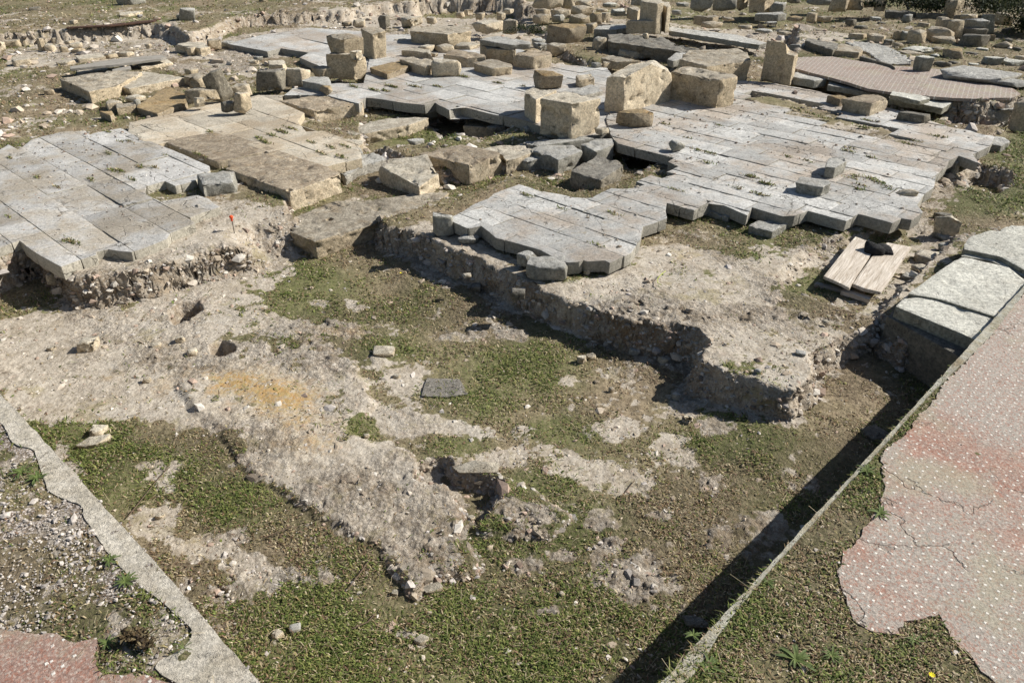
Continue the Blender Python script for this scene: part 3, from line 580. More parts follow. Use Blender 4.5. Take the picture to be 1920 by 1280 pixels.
# ---- the big standing blocks
block('r3', [(402,692),(597,655),(560,640),(360,605),(215,640),(185,655)], 915, ZR, CREAM, 'big cracked cube with an orange lichen patch on top, at the end of the walkway', rough=.7, spread=-.03)
block('r3', [(160,665),(215,640),(300,600),(140,578),(92,595),(84,620)], 815, ZR, CREAM, 'split left-hand piece of the big cracked cube with a rough white top', rough=1.2, spread=-.03)
block2('r3', [(742,755),(900,713),(1055,672),(925,648),(770,690),(612,735)], [512,438,482,398,425,512], ZR, CREAM, 'tall roughly tooled block with an arched top, left of the pair of big blocks', rough=1.)
block('r3', [(1385,535),(1508,512),(1480,495),(1150,440),(1062,478)], 726, ZR, TAN, 'long low block butting against the arched block, in the middle of the right paving', rough=.6)
block('r3', [(1300,445),(1592,400),(1570,345),(1500,320),(1180,335),(1110,392),(1200,415)], 575, ZR, TAN, 'long tooled block with rounded end, behind the two big blocks', rough=1.2)
block('r3', [(1075,408),(1125,395),(1180,350),(1090,350),(1035,395)], 440, ZR, GREY, 'pale grey slab end resting left of the long tooled block', 'stone slab', 'stone_slab')
block2('r4', [(300,577),(326,561),(262,547),(120,522),(97,545),(225,566),(246,569)], [388,374,352,274,278,292,372], ZR, TAN, 'upright square block with a broken upper corner, standing by the far dotted floor', rough=1.3)
rock('r3', 690,738,936,860, ZR, ORANGE, 'thick rounded yellow stone lying in front of the tall arched block', blocky=.8, dr=.5)
rock('r3', 545,850,645,905, ZR, CREAM, 'small broken stone against the right foot of the big cracked cube', blocky=.8)
rock('r2', 1403,428,1588,548, .32, ORANGE, 'orange and white boulder sitting behind the big cracked cube', 'boulder', 'boulder', blocky=.6, dr=.6)
block('r2', [(1680,480),(1780,470),(1755,440),(1665,455)], 527, .32, TAN, 'small shaded block between the orange boulder and the arched block')
block('r2', [(1700,575),(1828,545),(1760,500),(1640,550)], 600, .32, ROUGHW, 'flat whitish slab lying behind the big cracked cube', 'stone slab', 'stone_slab')
block('r3', [(700,410),(850,405),(750,384),(650,370),(596,390)], 452, .32, TAN, 'low shaded block just behind the tall arched block')
rock('r3', 525,418,598,456, .32, GREY, 'small grey stone at the left end of the low shaded block', blocky=.8)
# ---- loose stones on the right paving
block('n', [(1070,218),(1200,140),(1180,85),(1000,72),(945,203)], 358, ZR, GREY, 'small upright squared stone, the rear one of the two loose on the right paving', rough=.9, sink=.005)
block('n', [(925,455),(1018,400),(990,365),(640,318),(582,392)], 580, ZR, GREY, 'long squared stone, the front one of the two loose on the right paving', rough=.9, sink=.005)
rock('m3', 1118,357,1225,442, ZR, GREY, 'round grey stone balanced at the corner of the square trench', blocky=.1, dr=.8)
rock('m4', 1070,38,1280,112, ZR, DARK, 'low rounded grey-brown stone lying alone near the far edge of the right paving', blocky=.6, dr=.5)
block('r4', [(868,716),(985,672),(915,648),(655,680)], 803, ZR, BROWN, 'squarish tan block with a shadowed face, in front of the red dotted floor', rough=1.1)
block('r4', [(648,690),(700,676),(660,655),(556,658)], 738, ZR, ORANGE, 'small brown block touching the left side of the squarish tan block')
# edge blocks of the right paving
block('m4', [(1472,375),(1520,345),(1400,295),(1322,330)], 435, .2, GREY, 'grey block jutting out of the right end of the paving', sink=.05)
block('m4', [(1560,262),(1628,190),(1600,170),(1478,222)], 297, .2, GREY, 'narrow pale block at the far right corner of the paving', sink=.05)
block('m4', [(1770,262),(1830,232),(1795,205),(1650,183),(1625,235)], 303, .16, GREY, 'detached grey block lying beyond the right end of the paving', rough=1.3)
rock('m4', 1035,552,1196,665, .26, TAN, 'tilted brown block wedged into the right edge of the paving', blocky=.9, dr=.6, lean=-.2)
block('m4', [(245,832),(390,752),(330,738),(208,728),(80,790)], 906, .19, GREY, 'thick squared slab fallen off the front edge of the right paving', 'stone slab', 'stone_slab', rough=.9)
block('m3', [(1492,822),(1560,778),(1392,730),(1335,735),(1312,765)], 876, .19, GREY, 'grey block leaning below the paving edge, left of the fallen thick slab', rough=.8)
block('m3', [(1290,735),(1332,712),(1200,665),(1085,702),(1100,715)], 795, .2, GREY, 'chipped white-grey block at the inner corner of the right paving', rough=1.4)
rock('m3', 1068,742,1162,820, .2, GREY, 'grey wedge stone propped against the inner corner of the paving', blocky=.4)
block('m3', [(1725,805),(1762,788),(1590,735),(1560,775)], 855, .2, GREY, 'grey slab end just behind the fallen thick slab', 'stone slab', 'stone_slab')
rock('m4', 1290,722,1460,895, .14, CREAM, 'pale bent stone right of the boards, on the rough ground', blocky=.7, dr=.45)
rock('m4', 1310,700,1420,765, .14, DARK, 'dark round-topped stone just behind the pale bent stone', blocky=.3)
rock('m4', 1290,815,1450,900, .14, GREY, 'flat light grey stone in front of the pale bent stone', blocky=.8, dr=1.2)
# stones on the mortar wall
rock('m2', 1318,768,1447,912, .24, GREY, 'upright angular grey stone at the left corner of the pale paving', blocky=.5, dr=.6)
rock('m2', 1468,893,1598,960, .24, GREY, 'small flat angular stone lying in the ledge below the pale paving', blocky=.5)
rock('m3', 218,1028,342,1142, .24, GREY, 'grey stone on the wall top, left of the larger one', blocky=.5)
rock('m3', 272,1058,526,1217, .24, GREY, 'largest grey stone on the wall top, below the pale paving', blocky=.6, dr=.7)
rock('m3', 500,1077,562,1152, .24, GREY, 'small grey stone against the right side of the largest wall-top stone', blocky=.5)
rock('m3', 620,1135,660,1172, .24, CREAM, 'tiny pale stone beside the front corner of the pale paving', blocky=.5)
# ---- strip of big slabs on the right
block('l3', [(1680,650),(1745,540),(1590,468),(1400,424),(1268,412),(1222,462),(1440,552)], 668, .28, GREEN, 'front end block of the raised slab strip, over the deep shadow', rough=.35, chip=.45, spread=-.01, sink=0, zt=.345)
block('l3', [(1740,520),(1915,365),(1800,268),(1560,215),(1520,230),(1282,398),(1440,425)], 500, .30, GREEN, 'largest slab of the raised strip, with a thin groove along it', 'stone slab', 'stone_slab', rough=.35, chip=.45, zt=.362)
block('l3', [(1880,322),(1915,330),(1856,268),(1800,225),(1600,180),(1548,212),(1700,235)], 312, .30, GREEN, 'narrow slab behind the largest one of the raised strip', 'stone slab', 'stone_slab', rough=.35, chip=.45, zt=.355)
block('l3', [(1900,300),(1990,230),(1990,120),(1700,80),(1600,112),(1565,150),(1568,178),(1750,215)], 292, .30, GREEN, 'rough-edged slab third along the raised strip', 'stone slab', 'stone_slab', rough=.35, chip=.45, zt=.385)
block('l3', [(1900,180),(2050,130),(1960,70),(1800,50),(1745,82),(1800,120)], 196, .30, GREEN, 'far end slab of the raised strip at the right margin', 'stone slab', 'stone_slab', rough=.35, chip=.45, zt=.38)
P_ = W('l3', [(1560,640),(1440,610),(1240,500)], .30)
pb = [un(1220+1078/2.667, 400+700/2.667, 0), un(1220+1380/2.667, 400+900/2.667, 0)]
ub = np.array(pb[0]); lenu = .45
ub = ub+V*.05
Q = [tuple(ub), tuple(np.array(pb[1])+V*.1), tuple(np.array(pb[1])+V*.1+U*lenu), tuple(ub+U*lenu)]
bm = prism(Q, .272, -.05, 0, .012); refine(bm, .03); displace(bm, .008, 4, 77, chip=.01); o = bm_obj('stone_block', bm, DARK); recentre(o); tag(o, 'massive dark footing block in the shadow under the raised slab strip', 'stone block')
rock('p', 690,1045,930,1190, .0, DARK, 'shaded stone in the trench below the red dotted floor', blocky=.6, dr=.8)
rock('o', 1275,1155,1330,1180, .0, DARK, 'half hidden stone in the trench shadow at the bottom', blocky=.5)
rock('m4', 1150,1050,1300,1150, .14, CREAM, 'pale stone between the boards and the raised slab strip', blocky=.8)
rock('m4', 1180,960,1330,1060, .14, CREAM, 'rough tan stone right of the boards', blocky=.6, dr=.9)
rock('m4', 1330,895,1480,1010, .13, GREY, 'flat greyish stone beside the second slab of the raised strip', blocky=.8, dr=1.2)
rock('m4', 1100,1110,1220,1180, .12, GREY, 'small grey stone below the pale stone near the boards', blocky=.5)
# ---- left paving edge and around
rock('m1', 1150,440,1370,588, .21, GREY, 'light grey worn boulder at the right edge of the left paving', 'boulder', 'boulder', blocky=.6, dr=.9)
rock('m1', 850,495,905,530, .22, CREAM, 'small pinkish stone in the gap of the left paving', blocky=.5)
rock('m1', 1000,470,1060,520, .22, TAN, 'small brown stone in the gap of the left paving', blocky=.5)
rock('m1', 278,1010,340,1088, .04, CREAM, 'smooth round stone stuck in the bank under the left paving', blocky=.1)
rock('m2', 1160,318,1270,374, .09, GREY, 'small flat stone lying in the grassy hollow', blocky=.8)
rock('m2', 1640,240,1760,330, .06, DARK, 'dark stone against the shaded side of the hollow', blocky=.7)
rock('m2', 1770,235,1850,305, .12, GREY, 'grey stone stacked under the big cracked cube at left', blocky=.7)
rock('m2', 1840,245,1925,325, .14, GREY, 'bluish grey stone stacked directly under the big cracked cube', blocky=.8)
rock('m2', 1850,195,1930,250, .2, DARK, 'shaded wedge stone between the cracked cube and the paving', blocky=.7)
block('m2', [(600,150),(895,105),(900,92),(830,68),(600,60),(395,92)], 226, .16, BROWN, 'long brown-topped kerb slab with a sunlit front, above the grassy hollow', 'stone slab', 'stone_slab')
block('m2', [(905,118),(948,108),(940,85),(890,90)], 152, .16, TAN, 'narrow upright stone at the right end of the long kerb slab')
block('m2', [(960,105),(1030,92),(1010,52),(930,50),(890,80)], 145, .16, GREY, 'light rounded slab right of the narrow upright stone', 'stone slab', 'stone_slab')
block('m2', [(1250,138),(1345,120),(1270,78),(1180,95),(1172,108)], 195, .10, GREY, 'tilted squared block slipping from the paving edge into the hollow', rough=1.2)
block('m2', [(1400,112),(1468,98),(1440,72),(1320,72),(1330,95)], 155, .17, GREY, 'grey edge block right of the tilted slipping block')
block('m2', [(905,292),(1170,240),(1292,198),(1230,195),(1060,198),(870,235),(800,250)], 357, .08, CREAM, 'long sunlit stone row bordering the grassy hollow at its far side', 'stone slab', 'stone_slab', rough=1.3)
block('m2', [(840,300),(892,290),(820,262),(690,245),(680,262)], 350, .12, CREAM, 'pinkish slab left of the long sunlit stone row', 'stone slab', 'stone_slab')
block('m2', [(800,395),(900,350),(895,325),(760,318),(700,300),(520,322),(640,384)], 425, .20, CREAM, 'broken pale slab with grass in its joints, behind the rough white slab', 'stone slab', 'stone_slab', rough=1.6)
block('m2', [(700,470),(900,405),(880,370),(700,375),(540,415),(640,465)], 500, .18, ROUGHW, 'white pitted slab between the broken pale slab and the rough white slab', 'stone slab', 'stone_slab', rough=2.)
# dark inner masonry of the hollow
block('m2', [(1500,245),(1760,262),(1790,240),(1560,190),(1520,200)], 300, .0, TAN, 'low crumbling inner wall in the shadow of the hollow', 'wall', 'low_wall', rough=2.2)
# ---- rocks around the middle pit
for a in [
 ('m1',None)]: pass
# ---- left group
block('r1', [(500,517),(658,482),(800,402),(640,395),(330,440),(420,480)], 596, .2, TAN, 'left one of two long flat slabs in the platform behind the rubble pile', 'stone slab', 'stone_slab', rough=.8)
block('r1', [(725,500),(1037,437),(985,424),(800,400),(655,482)], 547, .22, CREAM, 'right one of two long flat slabs, with a tall sunlit front', 'stone slab', 'stone_slab', rough=.8)
block('r1', [(885,640),(1055,575),(1048,545),(940,508),(775,585),(770,605)], 668, .25, ORANGE, 'orange-crusted slab with a grey centre, tilted at the edge of the left paving', 'stone slab', 'stone_slab', rough=.8, zo=[0,.0,.03,.05,.0,0])
block('r1', [(620,650),(640,640),(630,622),(556,625)], 683, .25, ORANGE, 'small orange block left of the tilted orange-crusted slab')
block('r1', [(655,610),(765,592),(755,575),(650,580)], 642, .25, TAN, 'tan block between the small orange block and the tilted slab')
block('r1', [(600,585),(690,570),(640,558),(590,562)], 620, .25, CREAM, 'pale block behind the small orange block')
rock('r1', 715,535,825,580, .25, CREAM, 'pale broken stone behind the tilted orange-crusted slab', blocky=.7)
rock('r1', 760,560,800,620, .25, GREY, 'narrow grey stone at the left tip of the tilted slab', blocky=.7)
rock('r1', 1072,428,1178,512, .40, TAN, 'rusty block on top of the pile beside the leaning stone', blocky=.8)
rock('r1', 1055,498,1238,585, .30, TAN, 'wide block at the bottom of the pile beside the leaning stone', blocky=.8, dr=.5)
rock('r1', 1178,410,1308,572, .30, DARK, 'tall dark worn stone leaning against the pile', blocky=.4, dr=.5, lean=-.25)
rock('r1', 1298,473,1422,552, .30, CREAM, 'rounded cream stone right of the leaning stone', blocky=.5)
rock('r1', 1098,553,1158,607, .30, CREAM, 'small pointed pale stone in front of the pile', blocky=.4)
rock('r1', 1318,528,1422,638, .30, TAN, 'upright tan stone standing alone in front of the pile', blocky=.5, dr=.7)
rock('r1', 1250,572,1325,636, .30, DARK, 'small shaded stone left of the upright tan stone', blocky=.5)
rock('r1', 1045,385,1120,422, .27, TAN, 'small brown stone on the crumbled ground behind the pile', blocky=.5)
block('r1', [(1075,440),(1180,425),(1120,410),(1030,425)], 490, .24, TAN, 'shaded edge block behind the rusty block of the pile')
rock('r1', 1443,395,1622,508, .31, DARK, 'angular dark grey boulder with a lit top, in the left of the middle group', 'boulder', 'boulder', blocky=.6, dr=.6)
rock('r1', 1608,385,1757,487, .31, CREAM, 'pinkish rounded boulder right of the angular dark one', 'boulder', 'boulder', blocky=.5, dr=.6)
rock('r1', 1758,378,1880,458, .31, TAN, 'shaded block between the pinkish boulder and the stacked boulders', blocky=.9)
block('r1', [(1845,485),(1868,475),(1850,435),(1750,430),(1692,452)], 532, .31, GREY, 'wedge-shaped grey block on the paving left of the yellow cobble')
rock('r1', 1798,484,1878,546, .31, ORANGE, 'small round yellow cobble beside the wedge-shaped block', blocky=.1, dr=.8)
block('r1', [(1590,365),(1612,352),(1590,337),(1505,340),(1515,362)], 397, .28, CREAM, 'squared cream block on the rough ground behind the dark boulder')
rock('r1', 1425,318,1485,347, .26, GREY, 'flat grey stone near the shaded edge of the upper paving', blocky=.7)
rock('r1', 1408,338,1460,366, .26, CREAM, 'small cream stone near the shaded edge of the upper paving', blocky=.6)
block('r1', [(1125,272),(1182,262),(1150,238),(1060,235),(975,250)], 312, .25, CREAM, 'broad pale block behind the old boards')
rock('r1', 1055,268,1108,316, .25, CREAM, 'small squared stone in front of the broad pale block', blocky=.9)
rock('r1', 1172,224,1252,284, .25, TAN, 'brown stone right of the broad pale block', blocky=.6)
rock('r1', 1248,234,1325,272, .25, GREY, 'low grey stone leading to the upper paving', blocky=.7)
block('r1', [(435,425),(630,412),(600,380),(430,390)], 440, .22, CREAM, 'pale block carrying the left end of the old boards')
block('r1', [(795,378),(972,350),(935,330),(770,350)], 402, .22, CREAM, 'pale block carrying the right end of the old boards')
block('r1', [(440,335),(595,318),(560,298),(422,312)], 354, .24, CREAM, 'cream block behind the old boards at left')
rock('r1', 325,340,430,378, .22, CREAM, 'low flat stone at the left end of the old boards', blocky=.9)
rock('r1', 668,290,757,322, .24, CREAM, 'low cream stone behind the middle of the old boards', blocky=.8)
rock('r1', 590,300,665,332, .24, TAN, 'flat tan stone next to the cream block behind the boards', blocky=.8)
for a in [(222,222,262,297,TAN,'upright pinkish block standing under the eroded bank'),(262,250,322,298,CREAM,'square block right of the upright pinkish one'),(298,213,337,252,CREAM,'small block balanced on the square one under the bank'),
 (343,262,390,306,TAN,'pointed tan stone below the bank at left'),(368,228,420,255,CREAM,'small round stone at the top of the little heap under the bank'),(395,240,467,278,CREAM,'oval cream stone in the little heap under the bank'),(408,272,482,308,ORANGE,'yellowish stone at the front of the little heap under the bank'),
 (82,328,180,382,CREAM,'lone round pale stone on the brown earth at left'),(-30,238,36,292,CREAM,'pale stone cut by the left margin'),(20,225,135,272,TAN,'long earthy stone below the bank near the left margin'),
 (818,248,858,280,CREAM,'small pale stone in the brown earth below the bank'),(170,325,215,345,TAN,'tiny flat stone behind the lone round one'),(255,500,312,545,TAN,'small stone on the grass at the left end of the platform'),
 (1012,50,1108,122,GREY,'big grey stone lying on the crest of the bank'),(168,42,232,62,DARK,'flat dark stone on the far grass at left'),(395,115,440,140,CREAM,'small stone on the crest at the end of the rusty bar'),
 (995,85,1030,112,CREAM,'small pale stone left of the big grey one on the crest')]:
    z_ = .41 if a[3] < 145 else .22
    rock('r1', *a[:4], z_, a[4], a[5], blocky=.6)
block('r1', [(720,82),(803,66),(790,60),(670,70),(672,85)], 98, .41, CREAM, 'flat elongated pale block on the far grass', sink=.01)
rock('r1', 665,-40,828,34, .41, GREY, 'large shaded boulder cut by the top margin at left', 'boulder', 'boulder', blocky=.7, dr=.5)
rock('r1', 1455,-12,1510,13, .41, TAN, 'stone on the red path at the top margin', blocky=.7)
# ---- middle group
rock('r2', 182,325,412,484, .31, TAN, 'big squat boulder carrying another one, in the middle group', 'boulder', 'boulder', blocky=.6, dr=.6)
rock('r2', 175,212,397,338, .57, TAN, 'dark capping boulder resting on the big squat one', 'boulder', 'boulder', blocky=.6, dr=.55)
rock('r2', 310,308,386,367, .53, CREAM, 'small wedge stone jammed between the two stacked boulders', blocky=.7)
block2('r2', [(455,362),(532,350),(505,335),(430,332),(388,345)], [208,188,165,160,172], .31, TAN, 'tall square pillar stump behind the stacked boulders', 'pillar stump', 'pillar_stump', rough=1.5)
block('r2', [(895,205),(1037,185),(1020,160),(860,150),(672,162),(664,185)], 280, .31, TAN, 'long tooled block with a mossy top, at the back of the middle group', rough=1.2)
block('r2', [(1130,290),(1292,305),(1300,270),(1085,262)], 380, .31, TAN, 'shaded block underneath the big grey flat slab')
o = block('r2', [(1270,268),(1396,262),(1385,248),(1190,213),(1083,238)], 303, .50, GREY, 'big grey flat slab laid on top of the shaded block', 'stone slab', 'stone_slab', sink=0, rough=.9)
block('r2', [(1410,345),(1520,330),(1510,312),(1395,294),(1283,325)], 420, .32, BROWN, 'squared orange-topped block at the right end of the middle group')
block('r2', [(1160,412),(1282,400),(1275,385),(1150,350),(1048,378)], 460, .32, TAN, 'squared block lying nearest, left of the orange-topped one')
block('r2', [(1015,345),(1127,338),(1110,322),(930,296),(863,325)], 407, .32, BROWN, 'brown block behind the nearest squared block')
rock('r2', 798,362,980,470, .32, CREAM, 'angular pale boulder with a sharp ridge', 'boulder', 'boulder', blocky=.3, dr=.5)
block('r2', [(755,400),(828,385),(800,360),(690,338),(598,352),(680,378)], 458, .32, TAN, 'low weathered block left of the angular pale boulder')
block('r2', [(530,445),(688,388),(650,365),(600,362),(424,405)], 480, .32, ORANGE, 'flat orange-topped block in front of the pillar stump')
block('r2', [(770,315),(805,345),(790,300),(700,288),(612,300)], 352, .32, CREAM, 'flat pale block between pillar stump and long tooled block')
for a in [(710,272,822,322,'thin pale slab in front of the long tooled block'),(820,268,938,322,'second thin pale slab in front of the long tooled block'),(920,258,1092,304,'third and widest thin pale slab in front of the long tooled block'),(790,318,840,345,'small rubble stone between the thin slabs')]:
    rock('r2', *a[:4], .32, CREAM, a[4], blocky=.9, dr=.8)
for a in [(765,103,832,147,CREAM,'smooth oval pale stone in the rubble bank'),(480,98,552,172,DARK,'dark conical stone at the foot of the bank'),(615,100,745,166,CREAM,'long pale stone at the foot of the bank'),(325,120,402,164,CREAM,'cream stone behind the upper paving'),(258,132,322,162,TAN,'flat tan stone behind the upper paving'),
 (1188,78,1242,127,CREAM,'pale wedge stone on the rubble slope'),(1225,55,1292,87,CREAM,'flat pinkish stone high on the rubble slope'),(1035,128,1232,205,CREAM,'large pale rock at the foot of the rubble slope'),(1222,125,1318,208,CREAM,'pale split rock right of the large one at the slope foot'),
 (890,150,935,170,DARK,'small dark stone on the mossy top of the long tooled block'),(940,75,1000,112,TAN,'grey-brown rubble stone in the dark slope'),(1060,80,1120,122,TAN,'rounded rubble stone in the dark slope'),(990,60,1050,100,TAN,'upper rubble stone in the dark slope'),(570,235,650,268,CREAM,'flat rubble stone right of the pillar stump')]:
    rock('r2', *a[:4], .45 if 'mossy' in a[5] else (.36 if 'slope' in a[5] and a[3] < 130 else .26), a[4], a[5], blocky=.55)
for x0, y0, x1, y1, z, m_, lb in [(1395,-15,1588,62,.42,CREAM,'wide pale block on top of the ruined wall stub'),(1578,-30,1656,52,.42,CREAM,'upright pale block right of the wall stub top'),(1412,55,1512,104,.34,TAN,'upper shaded block of the wall stub'),(1398,90,1512,158,.25,TAN,'lower shaded block of the wall stub'),
 (1508,60,1634,112,.34,CREAM,'broken block in the middle of the wall stub'),(1515,92,1598,138,.28,GREY,'grey squared block at the front of the wall stub'),(1630,42,1772,102,.36,TAN,'flat slab right of the wall stub'),(1618,92,1748,148,.28,TAN,'brown block under the flat slab of the wall stub'),
 (1742,82,1822,146,.30,ORANGE,'yellowish block at the right of the wall stub'),(1798,82,1868,138,.32,CREAM,'small pale block at the far right of the wall stub'),(1712,142,1795,225,.18,TAN,'upright shaded block in the gap beside the masonry pier'),
 (1485,262,1608,333,.16,CREAM,'squared pale block below the red-brown pier'),(1395,233,1482,280,.2,GREY,'rounded grey stone left of the red-brown pier'),(1408,260,1492,314,.17,GREY,'grey block wedged beneath the rounded grey stone'),(1755,228,1842,308,.2,GREY,'upright grey block left of the cracked ledge'),(1755,378,1822,408,.32,CREAM,'small white stone by the low pale block')]:
    rock('r2', x0, y0, x1, y1, z, m_, lb, blocky=.9, dr=.7)
rock('r2', 1482,152,1728,280, .2, ORANGE, 'crumbling red-brown masonry pier', 'masonry pier', 'masonry_pier', blocky=.8, dr=.6)
block('r2', [(1830,378),(1925,368),(1920,340),(1815,345)], 405, .32, TAN, 'low pale block left of the arched block, at its back')
block('r3', [(700,198),(790,182),(740,162),(570,170),(545,195)], 262, .27, GREY, 'bulky grey block in front of the niche stone')
block('r3', [(640,275),(880,310),(1130,345),(1250,330),(1000,260),(760,225),(640,230)], 350, .24, DARK, 'cracked flat ledge of dark grey rock', 'rock ledge', 'rock_ledge', rough=2.5)
rock('r3', 533,255,628,350, .22, CREAM, 'white squared stone at the left end of the cracked ledge', blocky=.9)
rock('r3', 700,325,905,395, .22, TAN, 'brown stone tucked beneath the cracked ledge', blocky=.7)
rock('r3', 870,225,912,262, .40, CREAM, 'small pale stone on the cracked ledge', blocky=.5)
# niche stone: L-shaped upright with a groove
nz_ = .38
def boxes(parts, mat, name, label, cat, tgt=.06, amp=.012):
    """one mesh out of overlapping hewn boxes given as (px polygon frame, pts, by)"""
    VS, FS = [], []; nv = 0
    for f, top, by, z0 in parts:
        P = fr(f, top); ox, oy, s = FR[f]; h = solve_h(P[0][0], P[0][1], oy+by/s, z0); Q = [un(x, y, z0+h) for x, y in P]
        SEED[0] += 5; bm = prism(Q, z0+h, z0-.03, 0, .014); refine(bm, tgt); displace(bm, amp, 5, SEED[0], chip=amp); a, f_ = bm_np(bm); bm.free(); VS.append(a); FS.append(f_+nv); nv += len(a)
    o = mesh_np(name, np.vstack(VS), np.vstack(FS), mat); recentre(o); tag(o, label, cat); return o
boxes([('r3', [(970,25),(1010,20),(990,-12),(875,-15),(858,10)], 218, .36), ('r3', [(1035,50),(1062,45),(1050,15),(985,8),(1000,30)], 212, .36), ('r3', [(955,140),(975,134),(900,122),(762,138)], 216, .36)], CREAM, 'niche_stone', 'tallest upright stone with a carved niche, at the top centre', 'carved stone')
block('r3', [(840,75),(862,60),(830,42),(765,45)], 140, .38, TAN, 'square block left of the niche stone')
rock('r3', 788,-40,908,42, .4, GREY, 'grey boulder behind the niche stone', 'boulder', 'boulder', blocky=.6)
block('r3', [(1340,118),(1378,110),(1360,100),(1210,104)], 168, .36, TAN, 'low long block right of the niche stone')
rock('r3', 1258,148,1402,195, .34, TAN, 'flat pinkish stone below the low long block', blocky=.8)
block('r3', [(1650,300),(1700,285),(1500,232),(1050,180),(1045,205)], 322, .34, GREY, 'long narrow line of kerb slabs behind the right paving', 'kerb slab', 'kerb_slab', rough=1.3)
rock('r3', 1185,-50,1335,80, .38, GREY, 'left half of the long boulder at the top margin', 'boulder', 'boulder', blocky=.7, dr=.5)
rock('r3', 1320,-30,1492,75, .38, GREY, 'right half of the long boulder at the top margin', 'boulder', 'boulder', blocky=.8, dr=.5)
rock('r3', 1485,-40,1565,70, .38, TAN, 'brown stone right of the long boulder', blocky=.6)
block('r3', [(1690,0),(1748,-10),(1740,-40),(1600,-35),(1585,-5)], 85, .40, TAN, 'tall square block near the top margin, left of the grassy field')
rock('r3', 1712,22,1822,92, .40, GREY, 'grey stone leaning on the right side of the tall square block', blocky=.5)
block('r3', [(1775,97),(1834,88),(1800,80),(1630,88),(1618,95)], 134, .36, GREY, 'flat white-edged slab in front of the tall square block', 'stone slab', 'stone_slab')
for x0, y0, x1, y1, z, m_, lb, b_ in [
 (565,-15,695,82,.42,TAN,'broken stone with a pale lit side near the top margin',.4),(685,-10,802,72,.42,TAN,'rough brown stone right of the broken one at the top',.3),(735,0,905,60,.42,TAN,'shaded block beside the small pale pillar',.9),
 (1068,103,1138,158,.42,GREY,'lone grey boulder on the far field',.3),(678,135,757,182,.42,DARK,'small dark block on the far field',.9),(740,178,838,208,.40,DARK,'low dark stone in front of the small dark block',.8),
 (1372,150,1482,272,.42,TAN,'shaded wide block in the heap at right',.9),(1298,128,1394,212,.46,TAN,'upright block on the left of the heap at right',.9),(1470,135,1655,215,.52,GREY,'topmost flat block of the heap at right',.9),(1590,108,1705,235,.44,GREEN,'pale lit block at the back of the heap at right',.9),
 (1480,100,1590,142,.5,TAN,'far block behind the heap at right',.9),(1702,98,1828,182,.44,TAN,'pointed stone right of the heap',.4),(1452,195,1642,285,.40,DARK,'square dark-faced block in the middle of the heap at right',.95),(1442,238,1645,355,.36,DARK,'big dark boulder at the front of the heap at right',.4),
 (1228,193,1412,294,.40,TAN,'angular stone with a lit edge, left in the heap at right',.4),(1100,213,1224,320,.38,TAN,'rugged stone left of the heap at right',.4),(1003,220,1058,292,.38,TAN,'small upright block left of the rugged stone',.95),(1055,222,1112,296,.38,GREEN,'small pale block touching the rugged stone',.95),
 (1265,258,1434,334,.36,TAN,'flat-topped block below the angular stone',.8),(822,238,948,315,.38,TAN,'brown hump-shaped stone by the bedrock ridge',.5),(700,232,828,292,.38,TAN,'low brown stone behind the bedrock ridge',.5),(940,278,1008,330,.38,DARK,'dark little stone behind the bedrock ridge',.5),
 (1000,302,1075,360,.36,TAN,'left piece of the low slab line near the heap',.8),(1070,325,1272,404,.35,GREEN,'right piece of the low slab line near the heap',.9),(1035,355,1212,420,.34,TAN,'flat block in front of the low slab line',.9),
 (1146,398,1270,503,.42,GREEN,'small square block standing at the edge of the far dotted floor',.95),(1345,340,1498,438,.36,ORANGE,'rounded brown boulder right of the small square block',.4),(1268,330,1356,392,.36,TAN,'brown block behind the rounded brown boulder',.8),
 (1290,425,1404,484,.37,DARK,'dark cobble pile stone under the rounded brown boulder',.3),(1265,378,1340,420,.37,GREEN,'mossy cobble between the small square block and the brown boulder',.3),(1390,425,1470,465,.37,DARK,'dark low cobble right under the rounded brown boulder',.3),
 (1615,395,1755,470,.38,GREEN,'pale greenish rock on the right grass',.5),(1728,410,1912,474,.38,GREEN,'low wide rock near the right margin',.7),(1700,285,1825,352,.38,TAN,'sharp triangular stone on the right grass',.1),(1850,390,1930,440,.38,TAN,'brown stone at the right margin above the mosaic',.6),
 (1765,270,1835,312,.38,DARK,'dark round stone on the right grass',.2),(1640,245,1705,300,.38,ORANGE,'mossy yellow stone beside the big dark boulder',.3),(1580,335,1665,378,.36,GREEN,'small mossy stone below the big dark boulder',.3),(1420,315,1500,350,.36,DARK,'small dark stone left of the big dark boulder',.4),
 (1760,195,1855,235,.4,DARK,'low dark rock beside the bush',.5),(290,310,395,378,.34,GREY,'pale flat stone right behind the upright square block',.9),(270,-20,370,25,.42,DARK,'dark stone cut by the top margin near the tall square block',.6),(410,-20,600,40,.42,GREY,'long grey stone cut by the top margin',.8),(1430,105,1500,150,.42,DARK,'dark stone at the foot of the round column',.4),
 (410,95,480,155,.38,TAN,'brown block in the sunken line on the far field',.9),(470,110,590,155,.36,TAN,'shaded low stone in the sunken line on the far field',.8),(275,115,395,152,.38,ORANGE,'low orange block left in the sunken line on the far field',.9)]:
    rock('r4', x0, y0, x1, y1, z, m_, lb, blocky=b_, dr=.7)
block('r4', [(945,0),(975,-5),(960,-30),(905,-30),(890,-5)], 72, .42, CREAM, 'small pale pillar stump near the top margin', 'pillar stump', 'pillar_stump')
block('r4', [(1465,0),(1515,-8),(1500,-35),(1400,-35),(1388,-5)], 124, .42, TAN, 'column shaft rising past the top margin at right', 'column', 'column_shaft', rough=1.6)
block('r4', [(1165,88),(1180,86),(1100,70),(960,70),(965,82)], 122, .40, DARK, 'left length of a low dark wall on the far field', 'wall', 'low_wall')
